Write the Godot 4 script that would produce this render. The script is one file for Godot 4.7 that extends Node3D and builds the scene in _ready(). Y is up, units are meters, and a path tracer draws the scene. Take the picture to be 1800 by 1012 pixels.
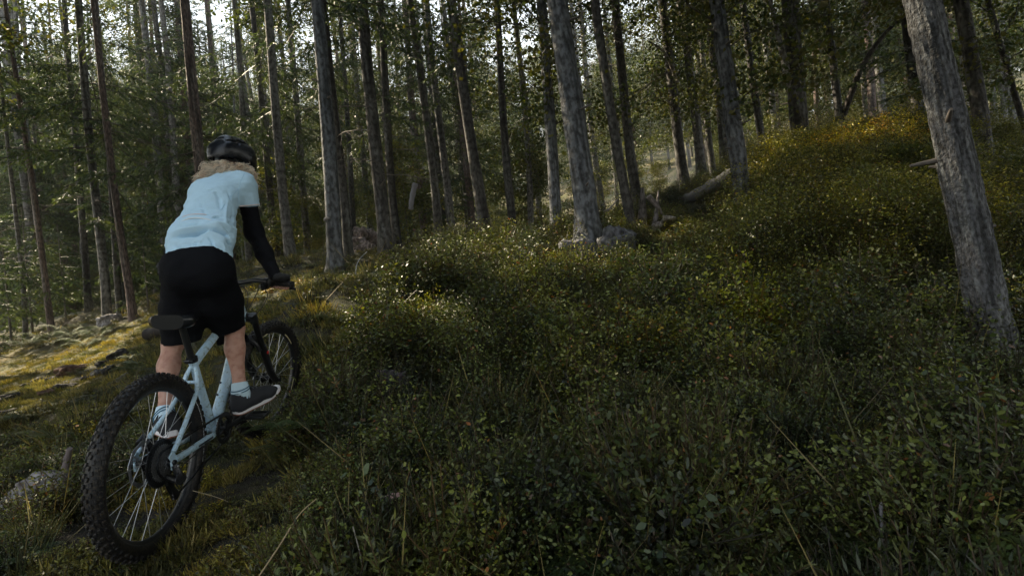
extends Node3D
# A child on a mountain bike seen from behind in a spruce and birch forest.
const F := 911.0
const ROLL := 0.096
var eye := Vector3(0, 0.92, 0)
var Xc := Vector3(cos(ROLL), -sin(ROLL), 0)
var Uc := Vector3(sin(ROLL), cos(ROLL), 0)
var rng := RandomNumberGenerator.new()
var names := {}
var M := {}

func U(px: float, py: float, d: float) -> Vector3:      # a point seen in the photograph, at depth d
	return eye + Xc * ((px - 900.0) / F * d) - Uc * ((py - 506.0) / F * d) + Vector3(0, 0, -d)

func CV(x: float, y: float, z: float) -> Vector3:       # right, down, forward of the camera -> world direction
	return Xc * x - Uc * y + Vector3(0, 0, -z)

func _ready():
	rng.seed = 7
	var cam := Camera3D.new()
	cam.name = "camera"
	cam.fov = rad_to_deg(2.0 * atan(506.0 / F))
	cam.near = 0.05
	cam.far = 600.0
	add_child(cam)
	cam.transform = Transform3D(Basis(Xc, Uc, Vector3(0, 0, 1)), eye)
	var attr := CameraAttributesPhysical.new()
	attr.frustum_focal_length = 12.0 * F / 506.0
	attr.frustum_focus_distance = 2.6
	attr.exposure_aperture = 8.0
	attr.frustum_near = 0.05
	attr.frustum_far = 600.0
	attr.exposure_multiplier = 1.0
	var env := Environment.new()
	env.background_mode = Environment.BG_SKY
	var sky := Sky.new()
	var ps := ProceduralSkyMaterial.new()
	ps.sky_top_color = Color(0.70, 0.78, 0.88)
	ps.sky_horizon_color = Color(0.93, 0.93, 0.90)
	ps.sky_curve = 0.5
	ps.sky_energy_multiplier = SKY_E
	ps.ground_bottom_color = Color(0.2, 0.2, 0.16)
	ps.ground_horizon_color = Color(0.6, 0.6, 0.56)
	ps.sun_angle_max = 20.0
	sky.sky_material = ps
	env.sky = sky
	env.tonemap_mode = Environment.TONE_MAPPER_LINEAR
	env.tonemap_exposure = EXPO
	env.sdfgi_enabled = true
	env.ssao_enabled = true
	env.ssil_enabled = true
	env.fog_enabled = FOG > 0.0
	env.fog_mode = Environment.FOG_MODE_EXPONENTIAL
	env.fog_density = FOG
	env.fog_light_color = Color(0.93, 0.93, 0.86)
	var we := WorldEnvironment.new()
	we.name = "environment"
	we.environment = env
	add_child(we)
	var sun := DirectionalLight3D.new()
	sun.name = "sun"
	sun.light_energy = SUN_E
	sun.light_color = Color(1.0, 0.93, 0.8)
	sun.light_angular_distance = 0.5
	sun.shadow_enabled = true
	add_child(sun)
	sun.look_at_from_position(Vector3.ZERO, -SUN_DIR)
	cam.attributes = attr
	materials()
	terrain()
	bicycle()
	rider()
	forest()
	undergrowth()
	litter()

const SKY_E := 0.88
const EXPO := 3.75
const FOG := 0.0007
const SUN_E := 1.6
const SUN_DIR := Vector3(-0.66, 0.62, -0.42)

# ---------------------------------------------------------------- helpers
func numbered(called: String) -> String:
	if not names.has(called):
		names[called] = 0
		return called
	names[called] += 1
	return "%s_%03d" % [called, names[called]]

func tag(o: Node, label: String, category := "", group := "", kind := "") -> Node:
	if label: o.set_meta("label", label)
	if category: o.set_meta("category", category)
	if group: o.set_meta("group", group)
	if kind: o.set_meta("kind", kind)
	return o

func thing(called: String, label: String, category: String, at := Vector3.ZERO, group := "") -> Node3D:
	var o := Node3D.new()
	o.name = numbered(called)
	add_child(o, true)
	o.position = at
	tag(o, label, category, group)
	return o

func part(called: String, mesh: Mesh, m: Material, parent: Node, xf := Transform3D()) -> MeshInstance3D:
	var o := MeshInstance3D.new()
	if parent == self:
		o.name = numbered(called)
	else:
		var k := 0
		var nm := called
		while parent.has_node(NodePath(nm)):
			k += 1
			nm = "%s_%03d" % [called, k]
		o.name = nm
	o.mesh = mesh
	o.material_override = m
	o.transform = xf
	parent.add_child(o, true)
	return o

func lin(r: float, g: float, b: float) -> Color:
	return Color(r, g, b).linear_to_srgb()

func mat(c: Color, rough := 0.6, metal := 0.0) -> StandardMaterial3D:
	var m := StandardMaterial3D.new()
	m.albedo_color = c
	m.roughness = rough
	m.metallic = metal
	return m

func leafmat(rough: float, back: float, warm := Color(1, 1, 0.8)) -> StandardMaterial3D:
	var m := mat(Color.WHITE, rough)
	m.vertex_color_use_as_albedo = true
	m.cull_mode = BaseMaterial3D.CULL_DISABLED
	if back > 0.0:
		m.backlight_enabled = true
		m.backlight = Color(warm.r * back, warm.g * back, warm.b * back).linear_to_srgb()
	return m

func noise_tex(freq: float, seed_: int, ramp: Array, kind := FastNoiseLite.TYPE_SIMPLEX_SMOOTH, oct := 5, size := 512, normal := 0.0) -> NoiseTexture2D:
	var n := FastNoiseLite.new()
	n.noise_type = kind
	n.frequency = freq
	n.seed = seed_
	n.fractal_octaves = oct
	var t := NoiseTexture2D.new()
	t.width = size
	t.height = size
	t.seamless = true
	t.noise = n
	if normal > 0.0:
		t.as_normal_map = true
		t.bump_strength = normal
	elif ramp.size():
		var g := Gradient.new()
		var offs := PackedFloat32Array()
		var cols := PackedColorArray()
		for r in ramp:
			offs.append(r[0])
			cols.append(r[1])
		g.offsets = offs
		g.colors = cols
		t.color_ramp = g
	return t

func tri(m: StandardMaterial3D, scale: Vector3, world := false) -> StandardMaterial3D:
	m.uv1_triplanar = true
	m.uv1_world_triplanar = world
	m.uv1_scale = scale
	return m

class MB:                                               # collects faces, counter-clockwise seen from outside
	var v := PackedVector3Array()
	var n := PackedVector3Array()
	var ix := PackedInt32Array()
	var c := PackedColorArray()
	var col := Color.WHITE

	func p(a: Vector3) -> int:
		v.append(a)
		c.append(col)
		return v.size() - 1

	func t3(a: int, b: int, d: int) -> void:
		ix.append(a)
		ix.append(b)
		ix.append(d)

	func q4(a: int, b: int, d: int, e: int) -> void:
		t3(a, b, d)
		t3(a, d, e)

	func quad(a: Vector3, b: Vector3, d: Vector3, e: Vector3) -> void:
		q4(p(a), p(b), p(d), p(e))

	func tube(pts: Array, rad, sides := 10, cap := true, flat := 1.0, flatdir := Vector3.ZERO, closed := false) -> void:
		var m := pts.size()
		var t0: Vector3 = (pts[1] - pts[0]).normalized()
		var n1: Vector3 = flatdir if flatdir != Vector3.ZERO else (Vector3.UP if absf(t0.y) < 0.9 else Vector3.RIGHT)
		n1 = (n1 - t0 * n1.dot(t0)).normalized()
		var rings := []
		for i in m:
			var a: Vector3 = pts[i - 1] if i > 0 else (pts[m - 1] if closed else pts[0])
			var b: Vector3 = pts[i + 1] if i < m - 1 else (pts[0] if closed else pts[m - 1])
			var t := (b - a).normalized()
			n1 = (n1 - t * n1.dot(t)).normalized()
			var n2 := t.cross(n1)
			var r: float = rad[i] if rad is Array else rad
			var first := v.size()
			for j in sides:
				var w := TAU * j / sides
				p(pts[i] + n1 * (cos(w) * r * flat) + n2 * (sin(w) * r))
			rings.append(first)
		for i in (m if closed else m - 1):
			var A: int = rings[i]
			var B: int = rings[(i + 1) % m]
			for j in sides:
				var k := (j + 1) % sides
				q4(A + j, A + k, B + k, B + j)
		if cap and not closed:
			for e in 2:
				var at: int = rings[0] if e == 0 else rings[m - 1]
				var first := v.size()
				for j in sides: p(v[at + j])
				for j in range(1, sides - 1):
					if e == 0: t3(first, first + j + 1, first + j)
					else: t3(first, first + j, first + j + 1)

	func lathe(prof: Array, at: Vector3, B: Basis, segs := 32, closed := false) -> void:   # prof: [radius, along]; axis is B.z
		var first := v.size()
		var m := prof.size()
		for i in segs:
			var w := TAU * i / segs
			var e := B.x * cos(w) + B.y * sin(w)
			for q in prof: p(at + e * q[0] + B.z * q[1])
		for i in segs:
			var A := first + i * m
			var C := first + ((i + 1) % segs) * m
			for j in (m if closed else m - 1):
				var k := (j + 1) % m
				q4(A + j, C + j, C + k, A + k)

	func bbox(at: Vector3, B: Basis, s: Vector3, b := 0.0) -> void:    # a box with chamfered edges
		var h := s * 0.5
		b = minf(b, minf(h.x, minf(h.y, h.z)) * 0.9)
		var P := {}
		for sx in [-1, 1]:
			for sy in [-1, 1]:
				for sz in [-1, 1]:
					P[[sx, sy, sz]] = [at + B * Vector3(sx * h.x, sy * (h.y - b), sz * (h.z - b)), at + B * Vector3(sx * (h.x - b), sy * h.y, sz * (h.z - b)), at + B * Vector3(sx * (h.x - b), sy * (h.y - b), sz * h.z)]
		for s2 in [-1, 1]:
			face([P[[s2, -1, -1]][0], P[[s2, 1, -1]][0], P[[s2, 1, 1]][0], P[[s2, -1, 1]][0]], at)
			face([P[[-1, s2, -1]][1], P[[-1, s2, 1]][1], P[[1, s2, 1]][1], P[[1, s2, -1]][1]], at)
			face([P[[-1, -1, s2]][2], P[[1, -1, s2]][2], P[[1, 1, s2]][2], P[[-1, 1, s2]][2]], at)
		if b <= 0.0: return
		for a in [-1, 1]:
			for d in [-1, 1]:
				face([P[[a, d, -1]][0], P[[a, d, 1]][0], P[[a, d, 1]][1], P[[a, d, -1]][1]], at)
				face([P[[a, -1, d]][0], P[[a, 1, d]][0], P[[a, 1, d]][2], P[[a, -1, d]][2]], at)
				face([P[[-1, a, d]][1], P[[1, a, d]][1], P[[1, a, d]][2], P[[-1, a, d]][2]], at)
				for e in [-1, 1]:
					var k: Array = P[[a, d, e]]
					face([k[0], k[1], k[2]], at)

	func face(pts: Array, inside: Vector3) -> void:     # one flat face, turned away from a point inside
		var nn: Vector3 = (pts[1] - pts[0]).cross(pts[2] - pts[0])
		if nn.dot(pts[0] - inside) < 0.0: pts.reverse()
		var f := v.size()
		for a in pts: p(a)
		for j in range(1, pts.size() - 1): t3(f, f + j, f + j + 1)

	func smooth() -> void:
		n = PackedVector3Array()
		n.resize(v.size())
		for i in range(0, ix.size(), 3):
			var a := ix[i]
			var b := ix[i + 1]
			var d := ix[i + 2]
			var w := (v[b] - v[a]).cross(v[d] - v[a])
			n[a] += w
			n[b] += w
			n[d] += w
		for i in n.size(): n[i] = n[i].normalized() if n[i].length_squared() > 1e-20 else Vector3.UP

	func done(colors := false) -> ArrayMesh:
		if n.size() != v.size(): smooth()
		var arr := []
		arr.resize(Mesh.ARRAY_MAX)
		arr[Mesh.ARRAY_VERTEX] = v
		arr[Mesh.ARRAY_NORMAL] = n
		if colors: arr[Mesh.ARRAY_COLOR] = c
		var r := ix.duplicate()
		r.reverse()
		arr[Mesh.ARRAY_INDEX] = r
		var m := ArrayMesh.new()
		m.add_surface_from_arrays(Mesh.PRIMITIVE_TRIANGLES, arr)
		return m

	func leaf(at: Vector3, dir: Vector3, side: Vector3, l: float, w: float, curl := 0.15) -> void:   # an oval leaf
		var up := side.cross(dir).normalized()
		var s := side * w * 0.5
		var a := p(at)
		p(at + dir * (l * 0.35) + s - up * (curl * l * 0.2))
		p(at + dir * (l * 0.35) - s - up * (curl * l * 0.2))
		p(at + dir * (l * 0.75) + s * 0.72 - up * (curl * l * 0.6))
		p(at + dir * (l * 0.75) - s * 0.72 - up * (curl * l * 0.6))
		p(at + dir * l - up * (curl * l))
		for k in 6: n.append(up)
		t3(a, a + 1, a + 2)
		q4(a + 2, a + 1, a + 3, a + 4)
		t3(a + 4, a + 3, a + 5)

	func blade(at: Vector3, tip: Vector3, side: Vector3, w: float) -> void:   # a lean diamond
		var mid := at.lerp(tip, 0.4)
		var up := side.cross(tip - at).normalized()
		var a := p(at)
		p(mid + side * w * 0.5)
		p(mid - side * w * 0.5)
		p(tip)
		for k in 4: n.append(up)
		t3(a, a + 1, a + 2)
		t3(a + 2, a + 1, a + 3)

	func stalk(a: Vector3, b: Vector3, r: float) -> void:   # a three-sided stick with its normals, for foliage meshes
		var t := (b - a).normalized()
		var n1 := t.cross(Vector3.UP if absf(t.y) < 0.9 else Vector3.RIGHT).normalized()
		var n2 := t.cross(n1)
		var f := v.size()
		for e in 2:
			for j in 3:
				var w := TAU * j / 3.0
				var o := n1 * cos(w) + n2 * sin(w)
				p((a if e == 0 else b) + o * r * (1.0 if e == 0 else 0.6))
				n.append(o)
		for j in 3:
			var k := (j + 1) % 3
			q4(f + j, f + k, f + 3 + k, f + 3 + j)

class Field:                                            # distances on a grid, joined smoothly and meshed as surface nets
	var o: Vector3
	var h: float
	var nx: int
	var ny: int
	var nz: int
	var a := PackedFloat32Array()
	var k: float

	func _init(lo: Vector3, hi: Vector3, cell: float, sharp := 70.0) -> void:
		o = lo
		h = cell
		k = sharp
		nx = int((hi.x - lo.x) / cell) + 2
		ny = int((hi.y - lo.y) / cell) + 2
		nz = int((hi.z - lo.z) / cell) + 2
		a.resize(nx * ny * nz)

	func cap(P: Vector3, Q: Vector3, rp: float, rq: float, fd := Vector3.ZERO, fs := 1.0) -> void:
		var R := maxf(rp, rq) + 4.0 / k
		var lo := (P.min(Q) - Vector3.ONE * R - o) / h
		var hi := (P.max(Q) + Vector3.ONE * R - o) / h
		var g := 1.0 / fs - 1.0
		var ab := Q - P
		ab += fd * (ab.dot(fd) * g)
		var l2 := maxf(ab.length_squared(), 1e-9)
		for z in range(maxi(0, int(lo.z)), mini(nz, int(hi.z) + 2)):
			for y in range(maxi(0, int(lo.y)), mini(ny, int(hi.y) + 2)):
				var at := (z * ny + y) * nx
				for x in range(maxi(0, int(lo.x)), mini(nx, int(hi.x) + 2)):
					var e := o + Vector3(x, y, z) * h - P
					if fs != 1.0: e += fd * (e.dot(fd) * g)
					var t := clampf(e.dot(ab) / l2, 0.0, 1.0)
					var d := (e - ab * t).length() - lerpf(rp, rq, t)
					a[at + x] += exp(-k * d)

	func solve() -> void:                               # sums of exponentials -> distances
		for i in a.size(): a[i] = -log(a[i]) / k if a[i] > 1e-4 else 0.13

	func cut(P: Vector3, N: Vector3, R := 1e9) -> void:  # takes away what lies beyond a plane (within R of P)
		for z in nz:
			for y in ny:
				for x in nx:
					var e := o + Vector3(x, y, z) * h - P
					if e.length_squared() < R * R:
						var i := (z * ny + y) * nx + x
						a[i] = maxf(a[i], e.dot(N))

	func carve(P: Vector3, Q: Vector3, rp: float, rq: float) -> void:
		var R := maxf(rp, rq) + h * 2.0
		var lo := (P.min(Q) - Vector3.ONE * R - o) / h
		var hi := (P.max(Q) + Vector3.ONE * R - o) / h
		var ab := Q - P
		var l2 := maxf(ab.length_squared(), 1e-9)
		for z in range(maxi(0, int(lo.z)), mini(nz, int(hi.z) + 2)):
			for y in range(maxi(0, int(lo.y)), mini(ny, int(hi.y) + 2)):
				for x in range(maxi(0, int(lo.x)), mini(nx, int(hi.x) + 2)):
					var e := o + Vector3(x, y, z) * h - P
					var t := clampf(e.dot(ab) / l2, 0.0, 1.0)
					var i := (z * ny + y) * nx + x
					a[i] = maxf(a[i], lerpf(rp, rq, t) - (e - ab * t).length())

	func at(P: Vector3) -> float:
		var q := (P - o) / h
		var x := clampi(int(q.x), 0, nx - 2)
		var y := clampi(int(q.y), 0, ny - 2)
		var z := clampi(int(q.z), 0, nz - 2)
		var f := q - Vector3(x, y, z)
		var i := (z * ny + y) * nx + x
		var s := nx * ny
		var c0 := lerpf(lerpf(a[i], a[i + 1], f.x), lerpf(a[i + nx], a[i + nx + 1], f.x), f.y)
		var c1 := lerpf(lerpf(a[i + s], a[i + s + 1], f.x), lerpf(a[i + s + nx], a[i + s + nx + 1], f.x), f.y)
		return lerpf(c0, c1, f.z)

	func hit(P: Vector3, D: Vector3, far := 0.6) -> Vector3:   # the first point of the surface from P along D
		var t := 0.0
		while t < far:
			var d := at(P + D * t)
			if d < 0.0005: break
			t += maxf(d * 0.7, 0.0015)
		return P + D * t

	func net(mb: MB) -> void:
		var id := PackedInt32Array()
		id.resize(a.size())
		id.fill(-1)
		var s := nx * ny
		for z in nz - 1:
			for y in ny - 1:
				for x in nx - 1:
					var i := (z * ny + y) * nx + x
					if a[i] > h * 2.0 or a[i] < -h * 2.0: continue
					var w := [a[i], a[i + 1], a[i + nx], a[i + nx + 1], a[i + s], a[i + s + 1], a[i + s + nx], a[i + s + nx + 1]]
					var m := 0
					for j in 8:
						if w[j] < 0.0: m |= 1 << j
					if m == 0 or m == 255: continue
					var sum := Vector3.ZERO
					var cnt := 0
					for j in 8:
						for b in [1, 2, 4]:
							if j & b: continue
							var l: int = j | b
							if (w[j] < 0.0) != (w[l] < 0.0):
								var t: float = w[j] / (w[j] - w[l])
								var pj := Vector3(j & 1, (j >> 1) & 1, (j >> 2) & 1)
								var pl := Vector3(l & 1, (l >> 1) & 1, (l >> 2) & 1)
								sum += pj.lerp(pl, t)
								cnt += 1
					id[i] = mb.p(o + (Vector3(x, y, z) + sum / cnt) * h)
		for z in range(1, nz - 1):
			for y in range(1, ny - 1):
				for x in range(1, nx - 1):
					var i := (z * ny + y) * nx + x
					if id[i] < 0: continue
					var inside := a[i] < 0.0
					if inside != (a[i + 1] < 0.0): quad(mb, id[i], id[i - nx], id[i - nx - s], id[i - s], inside)
					if inside != (a[i + nx] < 0.0): quad(mb, id[i], id[i - s], id[i - s - 1], id[i - 1], inside)
					if inside != (a[i + s] < 0.0): quad(mb, id[i], id[i - 1], id[i - 1 - nx], id[i - nx], inside)

	func quad(mb: MB, p0: int, p1: int, p2: int, p3: int, inside: bool) -> void:
		if p0 < 0 or p1 < 0 or p2 < 0 or p3 < 0: return
		if inside: mb.q4(p0, p1, p2, p3)
		else: mb.q4(p3, p2, p1, p0)

func curve(pts: Array, n := 6) -> Array:                # a smooth line through points
	var out := []
	for i in pts.size() - 1:
		var a: Vector3 = pts[maxi(i - 1, 0)]
		var d: Vector3 = pts[mini(i + 2, pts.size() - 1)]
		for j in n: out.append((pts[i] as Vector3).cubic_interpolate(pts[i + 1], a, d, float(j) / n))
	out.append(pts[-1])
	return out

func frame(z: Vector3, near := Vector3.UP) -> Basis:    # axes whose z is given and whose y leans to near
	z = z.normalized()
	var x := near.cross(z)
	if x.length() < 0.01: x = Vector3.RIGHT.cross(z)
	x = x.normalized()
	return Basis(x, z.cross(x), z)

func mesh1(pts: Array, rad, sides := 10) -> ArrayMesh:
	var mb := MB.new()
	mb.tube(pts, rad, sides)
	return mb.done()

func rv(a: float) -> Vector3:
	return Vector3(rng.randf_range(-a, a), rng.randf_range(-a, a), rng.randf_range(-a, a))

func copies(called: String, mesh: Mesh, m: Material, xf: Array, cols: Array, parent: Node) -> MultiMeshInstance3D:
	var mm := MultiMesh.new()
	mm.transform_format = MultiMesh.TRANSFORM_3D
	mm.use_colors = cols.size() > 0
	mm.mesh = mesh
	mm.instance_count = xf.size()
	for i in xf.size():
		mm.set_instance_transform(i, xf[i])
		if cols.size(): mm.set_instance_color(i, cols[i])
	var o := MultiMeshInstance3D.new()
	o.name = numbered(called) if parent == self else called
	o.multimesh = mm
	o.material_override = m
	parent.add_child(o, true)
	o.set_meta("kind", "stuff")
	return o

# ---------------------------------------------------------------- materials
func materials() -> void:
	M.rubber = tri(mat(lin(0.012, 0.0125, 0.014), 0.62), Vector3(8, 8, 8))
	M.rubber.roughness_texture = noise_tex(0.02, 5, [[0.0, Color(0.55, 0.55, 0.55)], [1.0, Color(0.95, 0.95, 0.95)]])
	M.rubber.roughness_texture_channel = BaseMaterial3D.TEXTURE_CHANNEL_RED
	M.rubber.metallic_specular = 0.35
	M.rubber.albedo_color = Color.WHITE
	M.rubber.albedo_texture = noise_tex(0.03, 6, [[0.0, lin(0.010, 0.0105, 0.012)], [0.62, lin(0.013, 0.0135, 0.015)], [0.74, lin(0.045, 0.036, 0.026)], [1.0, lin(0.075, 0.058, 0.04)]], FastNoiseLite.TYPE_SIMPLEX, 5, 256)
	M.black = mat(lin(0.012, 0.013, 0.015), 0.38)
	M.blackmetal = mat(lin(0.03, 0.032, 0.036), 0.35, 0.7)
	M.steel = mat(lin(0.55, 0.56, 0.58), 0.3, 0.9)
	M.dull = mat(lin(0.16, 0.165, 0.17), 0.45, 0.8)
	M.paint = mat(lin(0.44, 0.62, 0.76), 0.32)
	tri(M.paint, Vector3(4, 4, 4))
	M.paint.albedo_texture = noise_tex(0.03, 71, [[0.0, Color(0.90, 0.91, 0.92)], [0.55, Color(1, 1, 1)], [0.72, Color(0.97, 0.96, 0.94)], [0.82, Color(0.70, 0.66, 0.58)], [1.0, Color(0.5, 0.45, 0.38)]], FastNoiseLite.TYPE_SIMPLEX, 5, 256)
	M.paint.clearcoat_enabled = true
	M.paint.clearcoat = 0.5
	M.paint.clearcoat_roughness = 0.15
	M.decal = mat(lin(0.02, 0.022, 0.03), 0.4)
	M.cream = mat(lin(0.62, 0.55, 0.32), 0.5)
	M.white = mat(lin(0.75, 0.76, 0.78), 0.5)
	M.red = mat(lin(0.55, 0.02, 0.02), 0.4)
	M.rotor = mat(lin(0.35, 0.36, 0.38), 0.35, 0.9)

func B(x: float, y: float, z := 0.0) -> Vector3:        # from the rear axle: forward, up, right
	return Vector3(x, y + 0.36, z)

func gear(mb: MB, at: Vector3, r: float, teeth: int, thick: float, inner: float) -> void:
	var n := teeth * 4
	var rings := []
	for e in [[inner, -thick], [r, -thick], [r, thick], [inner, thick]]:
		var f := mb.v.size()
		for i in n:
			var w := TAU * i / n
			var rr: float = e[0] if e[0] == inner else e[0] + (0.0022 if i % 4 < 2 else -0.0022)
			mb.p(at + Vector3(cos(w) * rr, sin(w) * rr, e[1] * 0.5))
		rings.append(f)
	for k in 4:
		var A: int = rings[k]
		var C: int = rings[(k + 1) % 4]
		for i in n:
			var j := (i + 1) % n
			mb.quad(mb.v[A + i], mb.v[A + j], mb.v[C + j], mb.v[C + i])

func wheel(bike: Node3D, called: String, at: Transform3D, rear: bool) -> void:
	var w := Node3D.new()
	w.name = called
	bike.add_child(w)
	w.transform = at
	var mb := MB.new()
	var prof := []
	for i in 22:
		var a := deg_to_rad(-152.0 + 304.0 * i / 21.0)
		prof.append([0.3225 + cos(a) * 0.0305, sin(a) * 0.0305])
	prof.append([0.296, 0.010])
	prof.append([0.296, -0.010])
	mb.lathe(prof, Vector3.ZERO, Basis.IDENTITY, 96, true)
	var tr := MB.new()
	for i in 62:
		for row in 6:
			var b: float = [-64.0, -34.0, -11.0, 11.0, 34.0, 64.0][row]
			var th := TAU * (i + (0.5 if row % 2 else 0.0) + (0.18 if row == 1 or row == 4 else 0.0)) / 62.0
			var a := deg_to_rad(b)
			var e := Vector3(cos(th), sin(th), 0)
			var out := e * cos(a) + Vector3(0, 0, sin(a))
			var t := Vector3(-sin(th), cos(th), 0)
			var sz := Vector3(0.0185, 0.0125, 0.0095) if absf(b) > 50 else Vector3(0.0155, 0.011, 0.0085)
			tr.bbox(e * 0.3225 + out * 0.0325, Basis(t, out.cross(t), out).orthonormalized().rotated(out, 0.18 * signf(b)), Vector3(sz.x, sz.y, sz.z), 0.0016)
	part("tyre", mb.done(), M.rubber, w)
	part("tread", tr.done(), M.rubber, w).set_meta("kind", "stuff")
	if rear:                                                # a row of small pale letters on the side of the tyre
		var lt := MB.new()
		for q in 24:
			if q == 16 or q == 17: continue
			var th := deg_to_rad(30.0 - q * 2.35)
			var e := Vector3(cos(th), sin(th), 0)
			var o2 := Vector3(e.x * 0.3, e.y * 0.3, 0.95).normalized()
			var y2 := (e - o2 * e.dot(o2)).normalized()
			var x2 := y2.cross(o2)
			var c := e * 0.318 + Vector3(0, 0, 0.0312)
			lt.bbox(c - x2 * 0.0032, Basis(x2, y2, o2), Vector3(0.0022, 0.0105, 0.0006))
			lt.bbox(c + y2 * [0.004, -0.004, 0.0][q % 3] + x2 * 0.001, Basis(x2, y2, o2), Vector3(0.0062, 0.0022, 0.0005))
			if q % 4 != 1: lt.bbox(c + x2 * 0.0035, Basis(x2, y2, o2), Vector3(0.002, 0.0098 if q % 2 else 0.006, 0.0006))
		part("lettering", lt.done(), M.white, w).set_meta("kind", "stuff")
	mb = MB.new()
	mb.lathe([[0.285, -0.009], [0.299, -0.016], [0.302, -0.0155], [0.302, 0.0155], [0.299, 0.016], [0.285, 0.009], [0.281, 0.0]], Vector3.ZERO, Basis.IDENTITY, 80, true)
	part("rim", mb.done(), M.black, w)
	mb = MB.new()
	var o := 0.052 if rear else 0.045
	mb.lathe([[0.0, -0.072], [0.009, -0.072], [0.009, -o], [0.017, -o], [0.017, -0.034], [0.031, -0.033], [0.031, -0.029], [0.016, -0.024], [0.015, 0.016], [0.031, 0.021], [0.031, 0.025], [0.017, 0.026], [0.017, o], [0.009, o], [0.009, 0.072], [0.0, 0.072]], Vector3.ZERO, Basis.IDENTITY, 24)
	part("hub", mb.done(), M.blackmetal, w)
	var sp: ArrayMesh
	for i in 28:
		var side := 1.0 if i % 2 else -1.0
		var ra := TAU * i / 28.0
		var ha := ra + (1.15 if (i / 2) % 2 else -1.15)
		var a := Vector3(cos(ha) * 0.029, sin(ha) * 0.029, 0.023 if side > 0 else -0.031)
		var b := Vector3(cos(ra) * 0.288, sin(ra) * 0.288, side * 0.003)
		if sp == null: sp = mesh1([Vector3.ZERO, Vector3(0, 0, 1)], 0.00125, 5)
		var bs := frame(b - a)
		part("spoke", sp, M.steel, w, Transform3D(Basis(bs.x, bs.y, bs.z * a.distance_to(b)), a))
	mb = MB.new()
	gear(mb, Vector3(0, 0, -0.042), 0.09, 9, 0.0018, 0.074)
	for i in 6:
		var a := TAU * i / 6.0
		mb.tube([Vector3(cos(a) * 0.02, sin(a) * 0.02, -0.042), Vector3(cos(a + 0.5) * 0.078, sin(a + 0.5) * 0.078, -0.042)], 0.0022, 5)
	part("brake_disc", mb.done(), M.rotor, w)
	if rear:
		var rr := [0.096, 0.082, 0.072, 0.063, 0.056, 0.049, 0.043, 0.037, 0.032, 0.027, 0.023]
		for i in rr.size():
			mb = MB.new()
			gear(mb, Vector3(0, 0, 0.0255 + i * 0.0034), rr[i], int(rr[i] * 480.0), 0.0018, rr[i] * 0.66 if i < 7 else 0.012)
			part("sprocket", mb.done(), M.blackmetal if i < 2 else M.dull, w)
		mb = MB.new()
		mb.lathe([[0.018, 0.024], [0.034, 0.024], [0.034, 0.045], [0.018, 0.0615], [0.0, 0.0615]], Vector3.ZERO, Basis.IDENTITY, 24)
		part("freehub", mb.done(), M.blackmetal, w)
	else:
		for a0 in [0.6, 1.7, 2.55, 3.7, 4.8, 5.6]:
			mb = MB.new()
			var pts := []
			for q in 8:
				var a: float = a0 + q * 0.055
				pts.append(Vector3(cos(a) * 0.2925, sin(a) * 0.2925, 0.0128))
			mb.tube(pts, 0.0042, 6, true, 0.5, Vector3(0, 0, 1))
			part("rim_decal", mb.done(), M.cream, w)

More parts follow.
